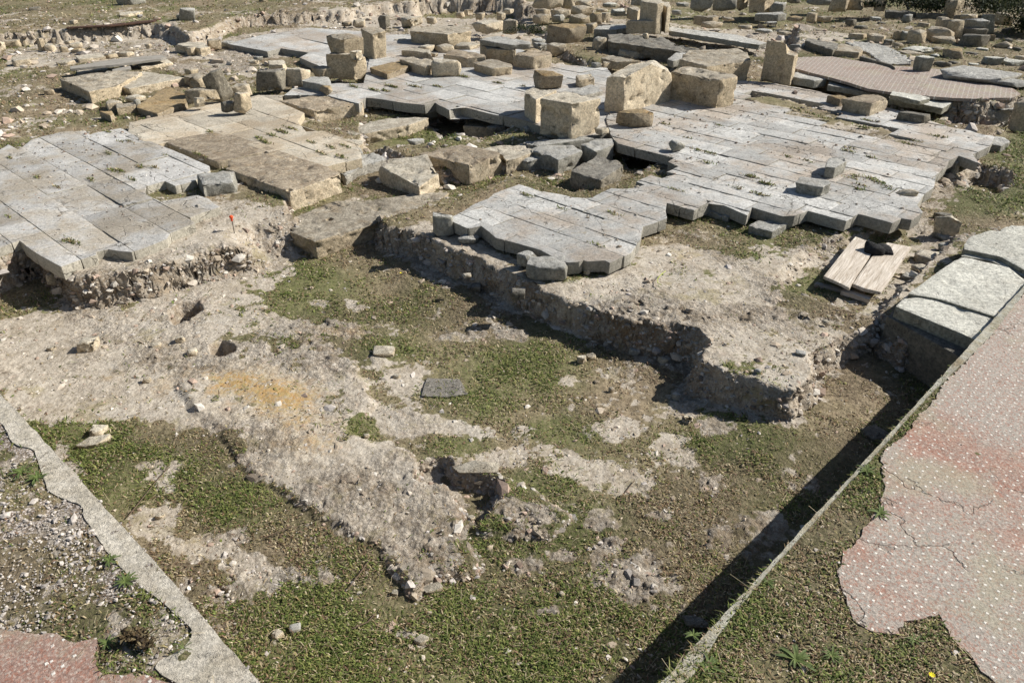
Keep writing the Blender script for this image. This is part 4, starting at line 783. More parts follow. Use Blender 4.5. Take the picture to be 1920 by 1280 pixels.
block('r4', [(1370,105),(1400,100),(1340,92),(1175,88),(1172,94)], 135, .40, DARK, 'right length of a low dark wall on the far field', 'wall', 'low_wall')
block('r4', [(1030,215),(1052,210),(1050,190),(950,190),(840,190),(845,200)], 235, .36, TAN, 'low broken wall foot on the far field left of the grey boulder', 'wall', 'low_wall', rough=2)
block('r4', [(600,345),(632,335),(640,300),(500,275),(425,262),(402,285)], 398, .40, DARK, 'long dark block at the back edge of the far dotted floor')
block('r4', [(780,365),(806,350),(795,325),(650,300),(610,330),(600,350)], 405, .40, TAN, 'low worn block right of the long dark one')
block('r4', [(940,440),(1140,440),(1150,420),(1030,345),(960,318),(860,300),(700,285),(690,300),(850,370)], 470, .38, ROUGHW, 'rough pale bedrock ridge along the far dotted floor', 'rock ridge', 'rock_ridge', rough=3)
block('r4', [(1000,450),(1030,470),(1000,445),(800,385),(780,390)], 478, .40, DARK, 'narrow dark kerb edging the far dotted floor', 'kerb slab', 'kerb_slab')
# kerb stones in front of the far dotted floor
block('r4', [(470,560),(560,545),(520,525),(340,492),(316,530)], 596, ZR, GREY, 'first pale kerb slab right of the upright square block', 'kerb slab', 'kerb_slab', rough=1.2)
block('r4', [(820,635),(990,655),(1040,640),(800,585),(580,545),(560,590)], 655, ZR, GREY, 'second long kerb slab in front of the dotted floor', 'kerb slab', 'kerb_slab', rough=1.2)
block('r4', [(1360,750),(1430,705),(1300,680),(1010,640),(985,675)], 778, ZR, GREEN, 'third long kerb slab in front of the dotted floor', 'kerb slab', 'kerb_slab', rough=1.)
block('r4', [(1200,700),(1275,680),(1180,655),(1010,635),(990,655)], 712, .44, GREEN, 'thin broken slab lying on the third kerb slab', 'stone slab', 'stone_slab', rough=1.6)
block('r4', [(1385,830),(1425,760),(1395,745),(1330,830)], 855, .2, CREAM, 'upright end stone at the corner of the third kerb slab')
block('r4', [(1850,760),(1910,700),(1905,660),(1800,690),(1640,700),(1430,705),(1400,740),(1640,760)], 850, .17, ROUGHW, 'overhanging rubble ledge under the corner of the dotted floor', 'rock ledge', 'rock_ledge', rough=3)
rock('r4', 1800,705,1960,915, .16, TAN, 'big brown block cut by the right margin', blocky=.7)
rock('r4', 1340,470,1860,580, .43, ROUGHW, 'low rough white bedrock outcrop behind the dotted floor', 'rock outcrop', 'rock_outcrop', blocky=.6, dr=.9)
rock('r4', 1620,540,1960,600, .43, ROUGHW, 'low pale bedrock outcrop at the right margin', 'rock outcrop', 'rock_outcrop', blocky=.6, dr=.9)
# ---- boards
WOOD = M('weathered_wood'); w_ = WOOD; mp = w_.n('ShaderNodeMapping'); w_.l(w_.tc.outputs['Object'], mp.inputs['Vector']); mp.inputs['Scale'].default_value = (1.4, 22, 8)
wn = w_.noise(3, 6, .7, .8, vec=mp.outputs[0]); wc = w_.mix(w_.ramp(wn, .3, .7), (.36,.30,.23), (.66,.60,.52)); wc = w_.mix(w_.ramp(w_.noise(5, 4, vec=mp.outputs[0], off=3), .58, .7, 0, .6), wc, (.22,.17,.12)); w_.col(wc); w_.bump(wn, .006, 1)
WG = M('grey_old_wood'); mp = WG.n('ShaderNodeMapping'); WG.l(WG.tc.outputs['Object'], mp.inputs['Vector']); mp.inputs['Scale'].default_value = (1.2, 20, 8)
wn = WG.noise(3, 6, .7, .8, vec=mp.outputs[0]); WG.col(WG.mix(WG.ramp(wn, .3, .7), (.17,.155,.13), (.36,.34,.30))); WG.bump(wn, .006, 1)
def board(f, pts, z, th, mat, label, zo=None):
    Q = np.array(W(f, pts, z)); c = Q.mean(0); a = Q[1]-Q[0]; b = Q[-1]-Q[0]
    # long axis as local x
    L = max(range(len(Q)), key=lambda i: math.dist(Q[i], Q[(i+1) % len(Q)])); d = Q[(L+1) % len(Q)]-Q[L]; an = math.atan2(d[1], d[0])
    R = np.array([[math.cos(-an), -math.sin(-an)], [math.sin(-an), math.cos(-an)]]); q = [tuple(R@(p-c)) for p in Q]
    bm = prism(q, 0, -th, 0, .003, zo); refine(bm, .03); SEED[0] += 1; displace(bm, .003, 7, SEED[0], fine=.0012)
    o = bm_obj('wooden_board', bm, mat); o.location = (c[0], c[1], z); o.rotation_euler = (0, 0, an); tag(o, label, 'board'); return o
board('m4', [(585,1128),(700,1178),(757,1208),(860,1045),(905,975),(900,905),(795,863)], .215, .022, WOOD.m, 'left one of two pale weathered boards under the black stone')
board('m4', [(778,1180),(860,1212),(968,1236),(1172,935),(1005,905),(900,1005)], .212, .022, WOOD.m, 'right one of two pale weathered boards under the black stone')
board('m4', [(700,1225),(890,1285),(905,1262),(720,1212)], .165, .03, WOOD.m, 'short board showing beneath the pair of pale boards')
board('m4', [(520,1180),(720,1228),(735,1212),(540,1165)], .15, .02, WG.m, 'dark grey board end in the shadow under the pair of pale boards')
rock('m4', 838,893,975,1030, .205, BLACK, 'black two-lobed stone weighing down the pale boards', blocky=.05, dr=.9)
rock('m4', 905,905,1034,1028, .205, BLACK, 'smaller black stone pressed against the two-lobed one on the boards', blocky=.05, dr=.9)
board('r1', [(395,388),(640,365),(905,330),(938,322),(905,308),(640,335),(392,374)], .31, .03, WG.m, 'long grey old board laid over the pale blocks at left')
board('r1', [(632,404),(736,385),(732,370),(630,392)], .27, .025, WG.m, 'short dark board in the gap below the long grey one')
board('r1', [(372,157),(620,145),(860,120),(905,104),(860,112),(600,138),(375,152)], .40, .02, stone_mat('rusty_iron', (.10,.055,.035), (.06,.035,.025), (.12,.07,.045), (.07,.04,.03), orange=0, spot=0), 'long rusty iron bar lying on the crest of the bank')['category'] = 'iron bar'
bpy.data.objects[-1].name if False else None
# ---- survey peg
RED = M('orange_plastic'); RED.col((.80,.10,.03)); RED.b.inputs['Roughness'].default_value = .45
IRON = M('dark_iron'); IRON.col((.05,.035,.03))
px_, py_ = un(438.5, 432, .195); zg = .192
def rod(name, p0, p1, r0, r1, mat, parent, n=10):
    bm = bmesh.new(); d = Vector(p1)-Vector(p0); q = d.to_track_quat('Z', 'Y'); rings = []
    for t, r in ((0, r0), (1, r1)):
        rings.append([bm.verts.new(Vector(p0)+d*t+q@Vector((r*math.cos(a*2*math.pi/n), r*math.sin(a*2*math.pi/n), 0))) for a in range(n)])
    for i in range(n): bm.faces.new((rings[0][i], rings[0][(i+1) % n], rings[1][(i+1) % n], rings[1][i]))
    bm.faces.new(rings[0][::-1]); bm.faces.new(rings[1]); return bm_obj(name, bm, mat, parent=parent)
pg = empty('survey_peg', (px_, py_, zg)); tag(pg, 'thin iron peg with an orange-red cap, stuck in the mortar beside the left paving', 'survey peg')
hh = .118
rod('rod', (0,0,-.02), (.001,.0,hh*.8), .0028, .0028, IRON.m, pg)
bm = bmesh.new(); prof = [(.0035,hh*.62),(.0075,hh*.66),(.0085,hh*.80),(.0135,hh*.86),(.0145,hh*.93),(.010,hh*.99),(.0,hh)]; n = 14; rr = []
for r_, z_ in prof[:-1]: rr.append([bm.verts.new((r_*(1+.12*math.sin(3*i))*math.cos(i*2*math.pi/n), r_*math.sin(i*2*math.pi/n), z_)) for i in range(n)])
tp = bm.verts.new((0,0,hh)); bm.faces.new(rr[0][::-1])
for a, b in zip(rr, rr[1:]):
    for i in range(n): bm.faces.new((a[i], a[(i+1) % n], b[(i+1) % n], b[i]))
for i in range(n): bm.faces.new((rr[-1][i], rr[-1][(i+1) % n], tp))
bm_obj('cap', bm, RED.m, parent=pg)
# ---- stones on the pit floor
for x0, y0, x1, y1, m_, lb in [(172,795,208,822,CREAM,'pointed white stone on the grass near the left kerb'),(150,815,215,842,CREAM,'flat white stone just in front of the pointed one near the left kerb'),(293,960,312,976,CREAM,'small cream stone on the pale mortar patch'),(777,1190,806,1212,CREAM,'pink rounded stone alone in the grass at the bottom'),
 (1046,1108,1060,1122,CREAM,'small pinkish pebble right of centre in the lower grass'),(1178,650,1200,670,GREY,'smooth grey cobble at the foot of the wall shadow'),(1080,665,1100,685,CREAM,'tan cobble in front of the wall shadow'),(1097,662,1118,678,TAN,'brownish cobble touching the tan one'),
 (1256,735,1276,754,GREY,'grey cobble on the bare patch below the wall end'),(1276,778,1300,798,CREAM,'pale rough stone below the grey cobble'),(1232,668,1252,684,CREAM,'pale stone beside the dark bay of the wall'),(1300,672,1316,684,CREAM,'small stone at the tip of the dark bay'),
 (1140,725,1152,738,CREAM,'little white stone in the middle of the grass'),(1112,712,1126,722,TAN,'little tan stone in the middle of the grass'),(682,812,694,824,CREAM,'white pebble at the edge of the rock mass'),(330,628,350,645,CREAM,'pinkish stone beside the smaller round hole'),
 (285,640,305,655,TAN,'rough brown stone left of the round hole'),(352,652,372,668,CREAM,'pink lump beside the round hole'),(150,632,192,664,CREAM,'flattened pinkish boulder in the rocky ground at left'),(90,648,108,660,CREAM,'small cream cobble on the pale rock at left'),
 (270,705,286,720,CREAM,'white stone chip on the yellowish rock'),(700,648,742,672,CREAM,'rough white rock in the grass right of the rock mass'),(735,700,752,712,CREAM,'small white rock in the grass near the dark slab'),(868,512,884,522,CREAM,'small stone on the shaded grass below the wall'),
 (880,530,905,552,DARK,'stone jutting from the shaded wall face'),(955,540,985,565,DARK,'rounded stone set in the shaded wall face'),(790,1090,832,1118,CREAM,'reddish lump of rock at the tip of the rock mass'),(735,1105,750,1120,CREAM,'white crumb near the tip of the rock mass'),
 (668,1108,682,1118,CREAM,'small pale crumb left of the rock mass tip'),(875,965,892,978,CREAM,'pale cobble inside the hollow in the rock'),(850,895,872,905,CREAM,'flat stone under the overhanging rock'),(510,1180,536,1202,CREAM,'rounded pale rock half sunk in the lower grass'),
 (545,1170,568,1190,GREY,'greyish rock half sunk in the lower grass'),(1412,690,1426,702,GREY,'grey stone on the end of the mortar wall'),(1490,656,1510,668,GREY,'bluish stone on the end of the mortar wall'),(1540,600,1556,612,CREAM,'small stone at the edge of the mortar wall')]:
    gx, gy = un((x0+x1)/2, y1, .02)
    z_ = .24 if 'mortar wall' in lb else max(GZ(gx, gy), -.03)-.004
    rock('o', x0, y0, x1, y1, z_, m_, lb, blocky=.3, dr=.8)
block('o', [(838,744),(878,738),(862,710),(800,708),(790,742)], 748, .0, stone_mat('dark_grey_slab', (.2,.19,.16), (.15,.14,.12), (.27,.25,.215), (.19,.175,.15), orange=0), 'dark grey flat slab set flush in the grass', 'stone slab', 'stone_slab', sink=.03, zt=.012)
OVR = rock('o', 846,862,938,896, .02, CREAM, 'ribbed overhanging rock at the head of the small hollow', 'rock', 'overhanging_rock', blocky=.1, dr=.35)
# edges of the small hollow at the left: round socket in the slabs
def hole(f, x, y, z, r, label): 
    gx, gy = un(FR[f][0]+x/FR[f][2], FR[f][1]+y/FR[f][2], z); bm = bmesh.new(); n = 18
    o_ = [bm.verts.new((r*math.cos(i*2*math.pi/n)*(1+.08*math.sin(5*i)), r*math.sin(i*2*math.pi/n), .0015)) for i in range(n)]; i_ = [bm.verts.new((.8*v.co.x, .8*v.co.y, -.004)) for v in o_]
    for i in range(n): bm.faces.new((o_[i], o_[(i+1) % n], i_[(i+1) % n], i_[i]))
    bm.faces.new(i_); return bm, gx, gy
def cut_hole(label_part, f, x, y, r, depth=.05):
    """bore a socket into the slab whose label starts with label_part"""
    t = [o for o in bpy.data.objects if o.get('label', '').startswith(label_part)][0]
    zt = t.location.z+max(v.co.z for v in t.data.vertices)
    gx, gy = un(FR[f][0]+x/FR[f][2], FR[f][1]+y/FR[f][2], zt-.006)
    bm = bmesh.new(); bm.from_mesh(t.data); c = Vector((gx, gy, zt))-t.location
    es = [e for e in bm.edges if ((e.verts[0].co+e.verts[1].co)/2-c).xy.length < r*2.2 and e.verts[0].co.z > c.z-.04]
    for _ in range(3):
        es = [e for e in bm.edges if ((e.verts[0].co+e.verts[1].co)/2-c).xy.length < r*2 and e.verts[0].co.z > c.z-.05 and e.calc_length() > r*.22]
        if not es: break
        bmesh.ops.subdivide_edges(bm, edges=es, cuts=1); bmesh.ops.triangulate(bm, faces=[q for q in bm.faces if len(q.verts) > 3])
    for v in bm.verts:
        d = (v.co-c).xy.length
        if d < r*1.15 and v.co.z > c.z-.06: v.co.z -= depth*(1-max(0, min(1, (d-r*.75)/(r*.4))))
    bm.to_mesh(t.data); bm.free()
cut_hole('low wide slab with a small', 'q', 1045, 145, .026, .07)
cut_hole('long brown-topped slab', 'm2', 455, 622, .022, .05)
for f, x0, y0, x1, y1, z, m_, lb, b_ in [
 ('r3',1060,70,1130,105,.38,GREY,'small grey block between the niche stone and the low long block',.8),('r3',1090,20,1180,48,.40,GREY,'flat pale stone above the small grey block by the niche stone',.8),('r3',1395,118,1480,145,.38,TAN,'brown low stone right of the low long block',.6),
 ('r3',1500,170,1600,200,.37,TAN,'low mossy stone in the grass line behind the upright broken-cornered block',.5),('r3',1620,195,1740,225,.37,GREY,'flat grey stone at the end of that grass line',.8),('r3',1760,210,1860,240,.37,TAN,'thin brown stone on the field behind the long dark block',.8),
 ('r3',600,20,700,55,.38,GREEN,'pale stone in the grass right of the wall stub',.6),('r3',690,60,750,95,.37,GREEN,'small pale stone beside the square block left of the niche stone',.6),('r3',560,60,640,85,.37,CREAM,'low cream stone in the grass right of the wall stub',.7),
 ('r4',450,200,560,232,.37,TAN,'low ruined stone left of the hump-shaped stones',.5),('r4',340,175,440,200,.37,TAN,'flat brown fragment on the open field',.7),('r4',120,150,210,175,.37,GREY,'flat grey fragment on the open field, further left',.7),
 ('r4',850,120,930,150,.40,GREY,'grey fragment in front of the low dark wall',.6),('r4',1180,160,1260,195,.40,TAN,'tan fragment between the lone grey boulder and the heap',.5),('r4',900,155,960,180,.39,DARK,'dark fragment in front of the low dark wall',.5),
 ('r4',1500,360,1600,395,.37,DARK,'dark flat stone in the grass right of the rounded brown boulder',.5),('r4',1520,440,1610,470,.38,GREEN,'pale low stone between the dark cobbles and the greenish rock',.6),('r4',1830,330,1900,370,.38,DARK,'dark stone beyond the sharp triangular stone',.4),
 ('r2',1655,5,1760,45,.42,CREAM,'pale slab end behind the wall stub',.8),('r2',1870,60,1960,95,.40,GREEN,'pale stone in the green patch behind the wall stub',.6)]:
    rock(f, x0, y0, x1, y1, z, m_, lb, blocky=b_, dr=.7)
# ---------------------------------------------------------------- grass, gravel, weeds
def sample(n, ymin, ymax, pw=1.6, sx=.85):
    # density falling with distance
    u = rng.random(n*2); a = 1-pw; Y = (ymin**a+u*(ymax**a-ymin**a))**(1/a); X = (rng.random(n*2)*2-1)*sx*(Y+.9); return X, Y
def hole_mask(X, Y):
    """True where paving or floors cover the ground"""
    m = np.zeros(X.shape, bool)
    for P in (LOUT, L2, MP, RP, UP, FLR, FLL, FLF, kp): m |= sdf(P, X, Y, .1) > .0
    return m
def leaves(X, Y, Z, h, w, colr, name, mat, flat=.5):
    n = len(X); az = rng.random(n)*2*np.pi; bend = flat*(.5+rng.random(n)); dx, dy = np.cos(az), np.sin(az)
    b = np.stack([X, Y, Z], 1); sd = np.stack([-dy, dx, 0*dx], 1)*(w*.5)[:, None]; out = np.stack([dx, dy, 0*dx], 1)
    up = np.array([0, 0, 1.])
    mid = b+out*(h*.45*bend)[:, None]+up*(h*.6*(1.15-bend*.6))[:, None]
    tip = b+out*(h*1.05*bend)[:, None]+up*(h*(1.1-bend*.85))[:, None]
    v = np.stack([b-sd*.6, b+sd*.6, mid+sd, mid-sd, tip], 1).reshape(-1, 3)
    k = np.arange(n)*5; f = np.concatenate([np.stack([k, k+1, k+2], 1), np.stack([k, k+2, k+3], 1), np.stack([k+3, k+2, k+4], 1)])
    o = mesh_np(name, v, f, mat, smooth=False); at = o.data.color_attributes.new('tint', 'FLOAT_COLOR', 'POINT')
    c = np.concatenate([colr, np.ones((n, 1))], 1); at.data.foreach_set('color', np.repeat(c, 5, 0).astype(np.float32).ravel()); return o
LEAF = M('grass_blades'); LEAF.col(LEAF.attr('tint', 'Color')); LEAF.b.inputs['Roughness'].default_value = .7
tr = LEAF.n('ShaderNodeBsdfTranslucent'); LEAF.l(LEAF.attr('tint', 'Color'), tr.inputs['Color']); mx = LEAF.n('ShaderNodeMixShader'); mx.inputs[0].default_value = .25
LEAF.l(LEAF.b.outputs[0], mx.inputs[1]); LEAF.l(tr.outputs[0], mx.inputs[2]); LEAF.l(mx.outputs[0], LEAF.out.inputs[0])
def palette(n, green):
    g_ = np.array([[.115,.155,.036],[.17,.20,.055],[.085,.115,.03],[.23,.23,.08]]); b_ = np.array([[.26,.18,.10],[.36,.29,.18],[.19,.12,.08],[.46,.39,.26],[.24,.20,.09]])
    c = np.where((rng.random(n) < green)[:, None], g_[rng.integers(0, 4, n)], b_[rng.integers(0, 5, n)]); return c*(.5+.95*rng.random((n, 1)))
def do_grass(n, y0, y1, hs, name):
    X, Y = sample(n, y0, y1); B_, G_, L_, NL_, NT_ = cover(X, Y); clump = fbm2(X*6, Y*6, 3, 201)
    keep = (rng.random(len(X)) > B_*.955) & (rng.random(len(X)) < np.where(NL_, .35, 1)*(.55+.45*G_)*np.clip(.62+1.5*clump, .10, 1.)) & ~hole_mask(X, Y)
    X, Y, G_, clump = X[keep], Y[keep], G_[keep], clump[keep]; Z = zground(X, Y)
    # not on cliffs
    Zb = zground(X+.02, Y+.02); ok = np.abs(Zb-Z) < .012; X, Y, Z, G_, clump = X[ok], Y[ok], Z[ok], G_[ok], clump[ok]
    n_ = len(X); gr = np.clip(G_*.9-.27+.75*clump+.25*rng.normal(size=len(X)), .05, .9); far = np.clip(np.hypot(X, Y)/3, 1, 6); tall = rng.random(n_) < .05
    wide = rng.random(n_) < .16; h = hs*(.45+1.1*rng.random(n_)**1.5)*far**.55*np.where(wide, .6, 1)*np.where(tall, 1.9, 1)*(.7+.5*gr); w = (.0026+.0032*rng.random(n_))*far**.75*np.where(tall, .6, 1)*np.where(wide, 2.1, 1)
    print(name, n_); o = leaves(X, Y, Z+.001, h, w, palette(n_, gr), name, LEAF.m, .95); o['kind'] = 'stuff'; tag(o, 'low grass and dry weeds creeping over the soil between the stones', 'grass'); return o
do_grass(330000, 1.2, 6.5, .019, 'grass')
do_grass(90000, 5.5, 17, .020, 'grass_far') if False else do_grass(110000, 6.3, 18, .022, 'grass')
# straw-like dry stalks
X, Y = sample(800, 1.3, 5.5); B_, *_ = cover(X, Y); k = (B_ < .5) & ~hole_mask(X, Y); X, Y = X[k], Y[k]; n = len(X); az = rng.random(n)*6.28; L = .02+.07*rng.random(n)**2; Z = zground(X, Y)+.012
d = np.stack([np.cos(az), np.sin(az), .15*rng.random(n)], 1)*L[:, None]; sd = np.stack([-np.sin(az), np.cos(az), 0*az], 1)*.0007; b = np.stack([X, Y, Z], 1)
v = np.stack([b-sd, b+sd, b+d+sd, b+d-sd], 1).reshape(-1, 3); kk = np.arange(n)*4
o = mesh_np('dry_straw', v, np.stack([kk, kk+1, kk+2, kk+3], 1), LEAF.m, smooth=False, fs=4); at = o.data.color_attributes.new('tint', 'FLOAT_COLOR', 'POINT'); c = np.tile(np.array([[.48,.40,.26,1]]), (n, 1))*(.6+.6*rng.random((n, 1))); at.data.foreach_set('color', np.repeat(c, 4, 0).astype(np.float32).ravel()); o['kind'] = 'stuff'; tag(o, 'scattered dry straw stalks in the grass', 'straw')
# joint weeds in the pavings
def joints(P, z, n, seed, name):
    r = np.random.default_rng(seed); A = np.array(P); X = A[:, 0].min()+r.random(n)*(np.ptp(A[:, 0])); Y = A[:, 1].min()+r.random(n)*np.ptp(A[:, 1]); return X, Y
# gravel
def gravel(X, Y, Z, s, name, mat, label, col):
    n = len(X); t = (1+5**.5)/2; ico = np.array([(-1,t,0),(1,t,0),(-1,-t,0),(1,-t,0),(0,-1,t),(0,1,t),(0,-1,-t),(0,1,-t),(t,0,-1),(t,0,1),(-t,0,-1),(-t,0,1)], float)/1.9
    F_ = np.array([(0,11,5),(0,5,1),(0,1,7),(0,7,10),(0,10,11),(1,5,9),(5,11,4),(11,10,2),(10,7,6),(7,1,8),(3,9,4),(3,4,2),(3,2,6),(3,6,8),(3,8,9),(4,9,5),(2,4,11),(6,2,10),(8,6,7),(9,8,1)])
    var = ico[None]*(1+.28*rng.normal(size=(n, 12, 1)).clip(-1.4, 1.4)); az = rng.random(n)*6.28; c, s_ = np.cos(az)[:, None], np.sin(az)[:, None]
    sc = np.stack([1+.5*rng.random(n), .7+.4*rng.random(n), .5+.35*rng.random(n)], 1)*s[:, None]; p = var*sc[:, None, :]; x = p[..., 0]*c-p[..., 1]*s_; y = p[..., 0]*s_+p[..., 1]*c
    v = np.stack([x+X[:, None], y+Y[:, None], p[..., 2]+Z[:, None]+(s*.18)[:, None]], -1).reshape(-1, 3); f = (F_[None]+12*np.arange(n)[:, None, None]).reshape(-1, 3)
    o = mesh_np(name, v, f, mat, smooth=False); at = o.data.color_attributes.new('tint', 'FLOAT_COLOR', 'POINT'); cc = np.concatenate([col, np.ones((n, 1))], 1); at.data.foreach_set('color', np.repeat(cc, 12, 0).astype(np.float32).ravel()); o['kind'] = 'stuff'; tag(o, label, 'gravel'); print(name, n); return o
PEB = M('pebbles'); PEB.col(PEB.mix(1., PEB.attr('tint', 'Color'), PEB.comb(PEB.ramp(PEB.noise(180, 3, .7), .3, .7, .75, 1.2)), 'MULTIPLY'))
def pebcol(n):
    a = np.array([[.60,.53,.44],[.50,.42,.32],[.55,.50,.45],[.40,.33,.25],[.66,.61,.53],[.48,.36,.28]]); return a[rng.integers(0, 6, n)]*(.7+.4*rng.random((n, 1)))
X, Y = sample(64000, 1.2, 7., 1.5); B_, G_, L_, NL_, NT_ = cover(X, Y); cl = fbm2(X*4, Y*4, 3, 301)
k = (rng.random(len(X)) < (.05+.5*B_*np.clip(.3+1.9*cl, .08, 1))*np.where(NL_, 0, 1)) & ~hole_mask(X, Y); X, Y = X[k], Y[k]; s = .0028*np.exp(.75*rng.normal(size=len(X)))*np.clip(Y/3, 1, 2.2); s = np.minimum(s, .026)
gravel(X, Y, zground(X, Y)-s*.3, s, 'gravel', PEB.m, 'loose limestone chips strewn over the mortar and grass of the pit', pebcol(len(X))*.88)
X, Y = sample(12000, 6.3, 17, 1.3); B_, *_ = cover(X, Y); k = (rng.random(len(X)) < .05+.6*B_) & ~hole_mask(X, Y); X, Y = X[k], Y[k]; s = np.minimum(.013*np.exp(.75*rng.normal(size=len(X))), .075)
gravel(X, Y, zground(X, Y), s, 'gravel', PEB.m, 'rubble chips scattered over the far ground and banks', pebcol(len(X)))
# rubble bedded in the steep mortar faces and banks
qa = quads[(ST[quads].mean(1) > .35) & ~NTL[quads].any(1) & (HO[quads].max(1) < .4) & (Y1[quads[:, 0]] > 1.2) & (Y1[quads[:, 0]] < 16) & (np.abs(X1[quads[:, 0]]) < .85*(Y1[quads[:, 0]]+1.2))]
PV = np.stack([X1, Y1, ZZ], 1)[qa]; ar = np.linalg.norm(np.cross(PV[:, 2]-PV[:, 0], PV[:, 3]-PV[:, 1]), axis=1)/np.maximum(PV[:, 0, 1], 2)**1.9
ch = rng.choice(len(qa), 15000, p=ar/ar.sum()); a_, b_ = rng.random((2, 15000, 1)); q_ = PV[ch]; pt = (q_[:, 0]*(1-a_)+q_[:, 1]*a_)*(1-b_)+(q_[:, 3]*(1-a_)+q_[:, 2]*a_)*b_
s = np.minimum(.0055*np.exp(.65*rng.normal(size=15000))*np.clip(pt[:, 1]/3.4, 1, 2.6), .045); gravel(pt[:, 0], pt[:, 1], pt[:, 2]-s*.45, s, 'rubble', PEB.m, 'rubble and stones bedded in the broken mortar faces and banks', pebcol(15000)*np.where(rng.random((15000, 1)) < .5, .85, .6))
# pale gravel on the left terrace
X = -2.6+rng.random(60000)*2.4; Y = .8+rng.random(60000)*2.6; _, _, _, NL_, _ = cover(X, Y); cl = fbm2(X*3+4, Y*3, 3, 5); k = NL_ & (rng.random(len(X)) < np.clip(.5+1.7*cl, .03, 1)) & ~hole_mask(X, Y); X, Y = X[k], Y[k]
s = .0024*np.exp(.55*rng.normal(size=len(X))); c = np.array([[.52,.47,.42]])*(.5+.6*rng.random((len(X), 1))); gravel(X, Y, np.full(len(X), ZT+.003), s, 'gravel', PEB.m, 'whitish fine gravel on the terrace in the lower left corner', c)
# tiny crumbs lying on the pavings
for P, z, n in ((LOUT, ZL, 700), (RP, ZR, 900), (FLR, .389, 260)):
    A = np.array(P); X = A[:, 0].min()+rng.random(n*3)*np.ptp(A[:, 0]); Y = A[:, 1].min()+rng.random(n*3)*np.ptp(A[:, 1]); k = sdf(P, X, Y) > .02; X, Y = X[k][:n], Y[k][:n]
    gravel(X, Y, np.full(len(X), z), .0022*np.exp(.5*rng.normal(size=len(X)))*np.clip(Y/3, 1, 3), 'gravel', PEB.m, {ZL: 'crumbs of stone on the left paving', ZR: 'crumbs of stone on the right paving'}.get(z, 'dark crumbs on the red dotted floor'), pebcol(len(X))*.6)
# weeds growing in the paving joints: tufts
def tufts(spots, name, label, cnt=26, h=.018, rad=.03, gr=.6):
    Xs, Ys, Zs = [], [], []
    for x, y, z, k in spots:
        m = int(cnt*k); a = rng.normal(size=m)*rad*k**.5; b = rng.normal(size=m)*.008; Xs.append(x+a*V[0]+b*U[0]); Ys.append(y+a*V[1]+b*U[1]); Zs.append(np.full(m, z))
    X, Y, Z = map(np.concatenate, (Xs, Ys, Zs)); f_ = np.clip(np.hypot(X, Y)/3, 1, 4)
    o = leaves(X, Y, Z-.002, h*(.5+rng.random(len(X)))*f_**.5, (.003+.003*rng.random(len(X)))*f_**.7, palette(len(X), np.full(len(X), gr)), name, LEAF.m, .8); o['kind'] = 'stuff'; tag(o, label, 'weeds')
sp_ = []
for f, z, L in (('m1', ZL, [(640,425,2),(690,430,2),(800,405,1.4),(760,480,1),(215,465,1),(320,520,1),(60,355,1),(520,480,1),(740,265,2),(1120,330,2),(1160,345,1.5),(1480,240,1.5),(1620,210,1.5),(1510,262,2),(400,830,2),(430,835,1.5),(370,830,1),(940,340,1),(615,205,1.5),(1200,205,1.3),(50,690,.8),(690,265,1),(880,405,1),(620,330,1)]),
                ('n', ZR, [(240,415,2),(70,330,1.5),(110,530,1),(200,550,1),(1270,350,1.6),(1310,320,1.2),(1470,345,1.6),(1580,390,2),(1370,430,1.3),(1640,430,1),(1340,480,1.2),(1700,470,.7),(490,90,1),(720,140,1)]),
                ('m3', ZR, [(1110,265,1.4),(1300,420,1.4),(1380,440,1.4),(1360,495,1.2),(1630,580,1.5),(1720,620,1.5),(1690,690,1),(1180,660,1.2),(1550,650,1.2),(1250,350,1),(280,690,2),(800,800,1.6),(700,990,1.2),(480,770,1),(1440,275,.8)]),
                ('m4', ZR, [(400,15,2),(500,50,2),(600,80,2),(850,140,3),(880,95,2),(1150,250,1.5),(1200,235,1.5),(1350,200,2),(740,295,1.5),(760,275,1),(900,340,1)]),
                ('m2', ZL, [(470,262,3),(400,275,2),(310,340,2),(350,300,1.5),(590,345,2),(700,370,2),(790,365,2),(770,430,2),(650,405,2),(860,600,3),(800,620,3)]),
                ('r2', .285, [(560,520,4),(450,540,3),(700,520,3),(830,520,2),(990,460,3),(330,520,2),(520,545,2),(1200,500,1.5),(1350,520,1)])):
    for x, y, k in L: sp_.append((*W(f, [(x, y)], z)[0], z, k))
tufts(sp_, 'joint_weeds', 'small green and yellow weeds in the joints of the pavings')
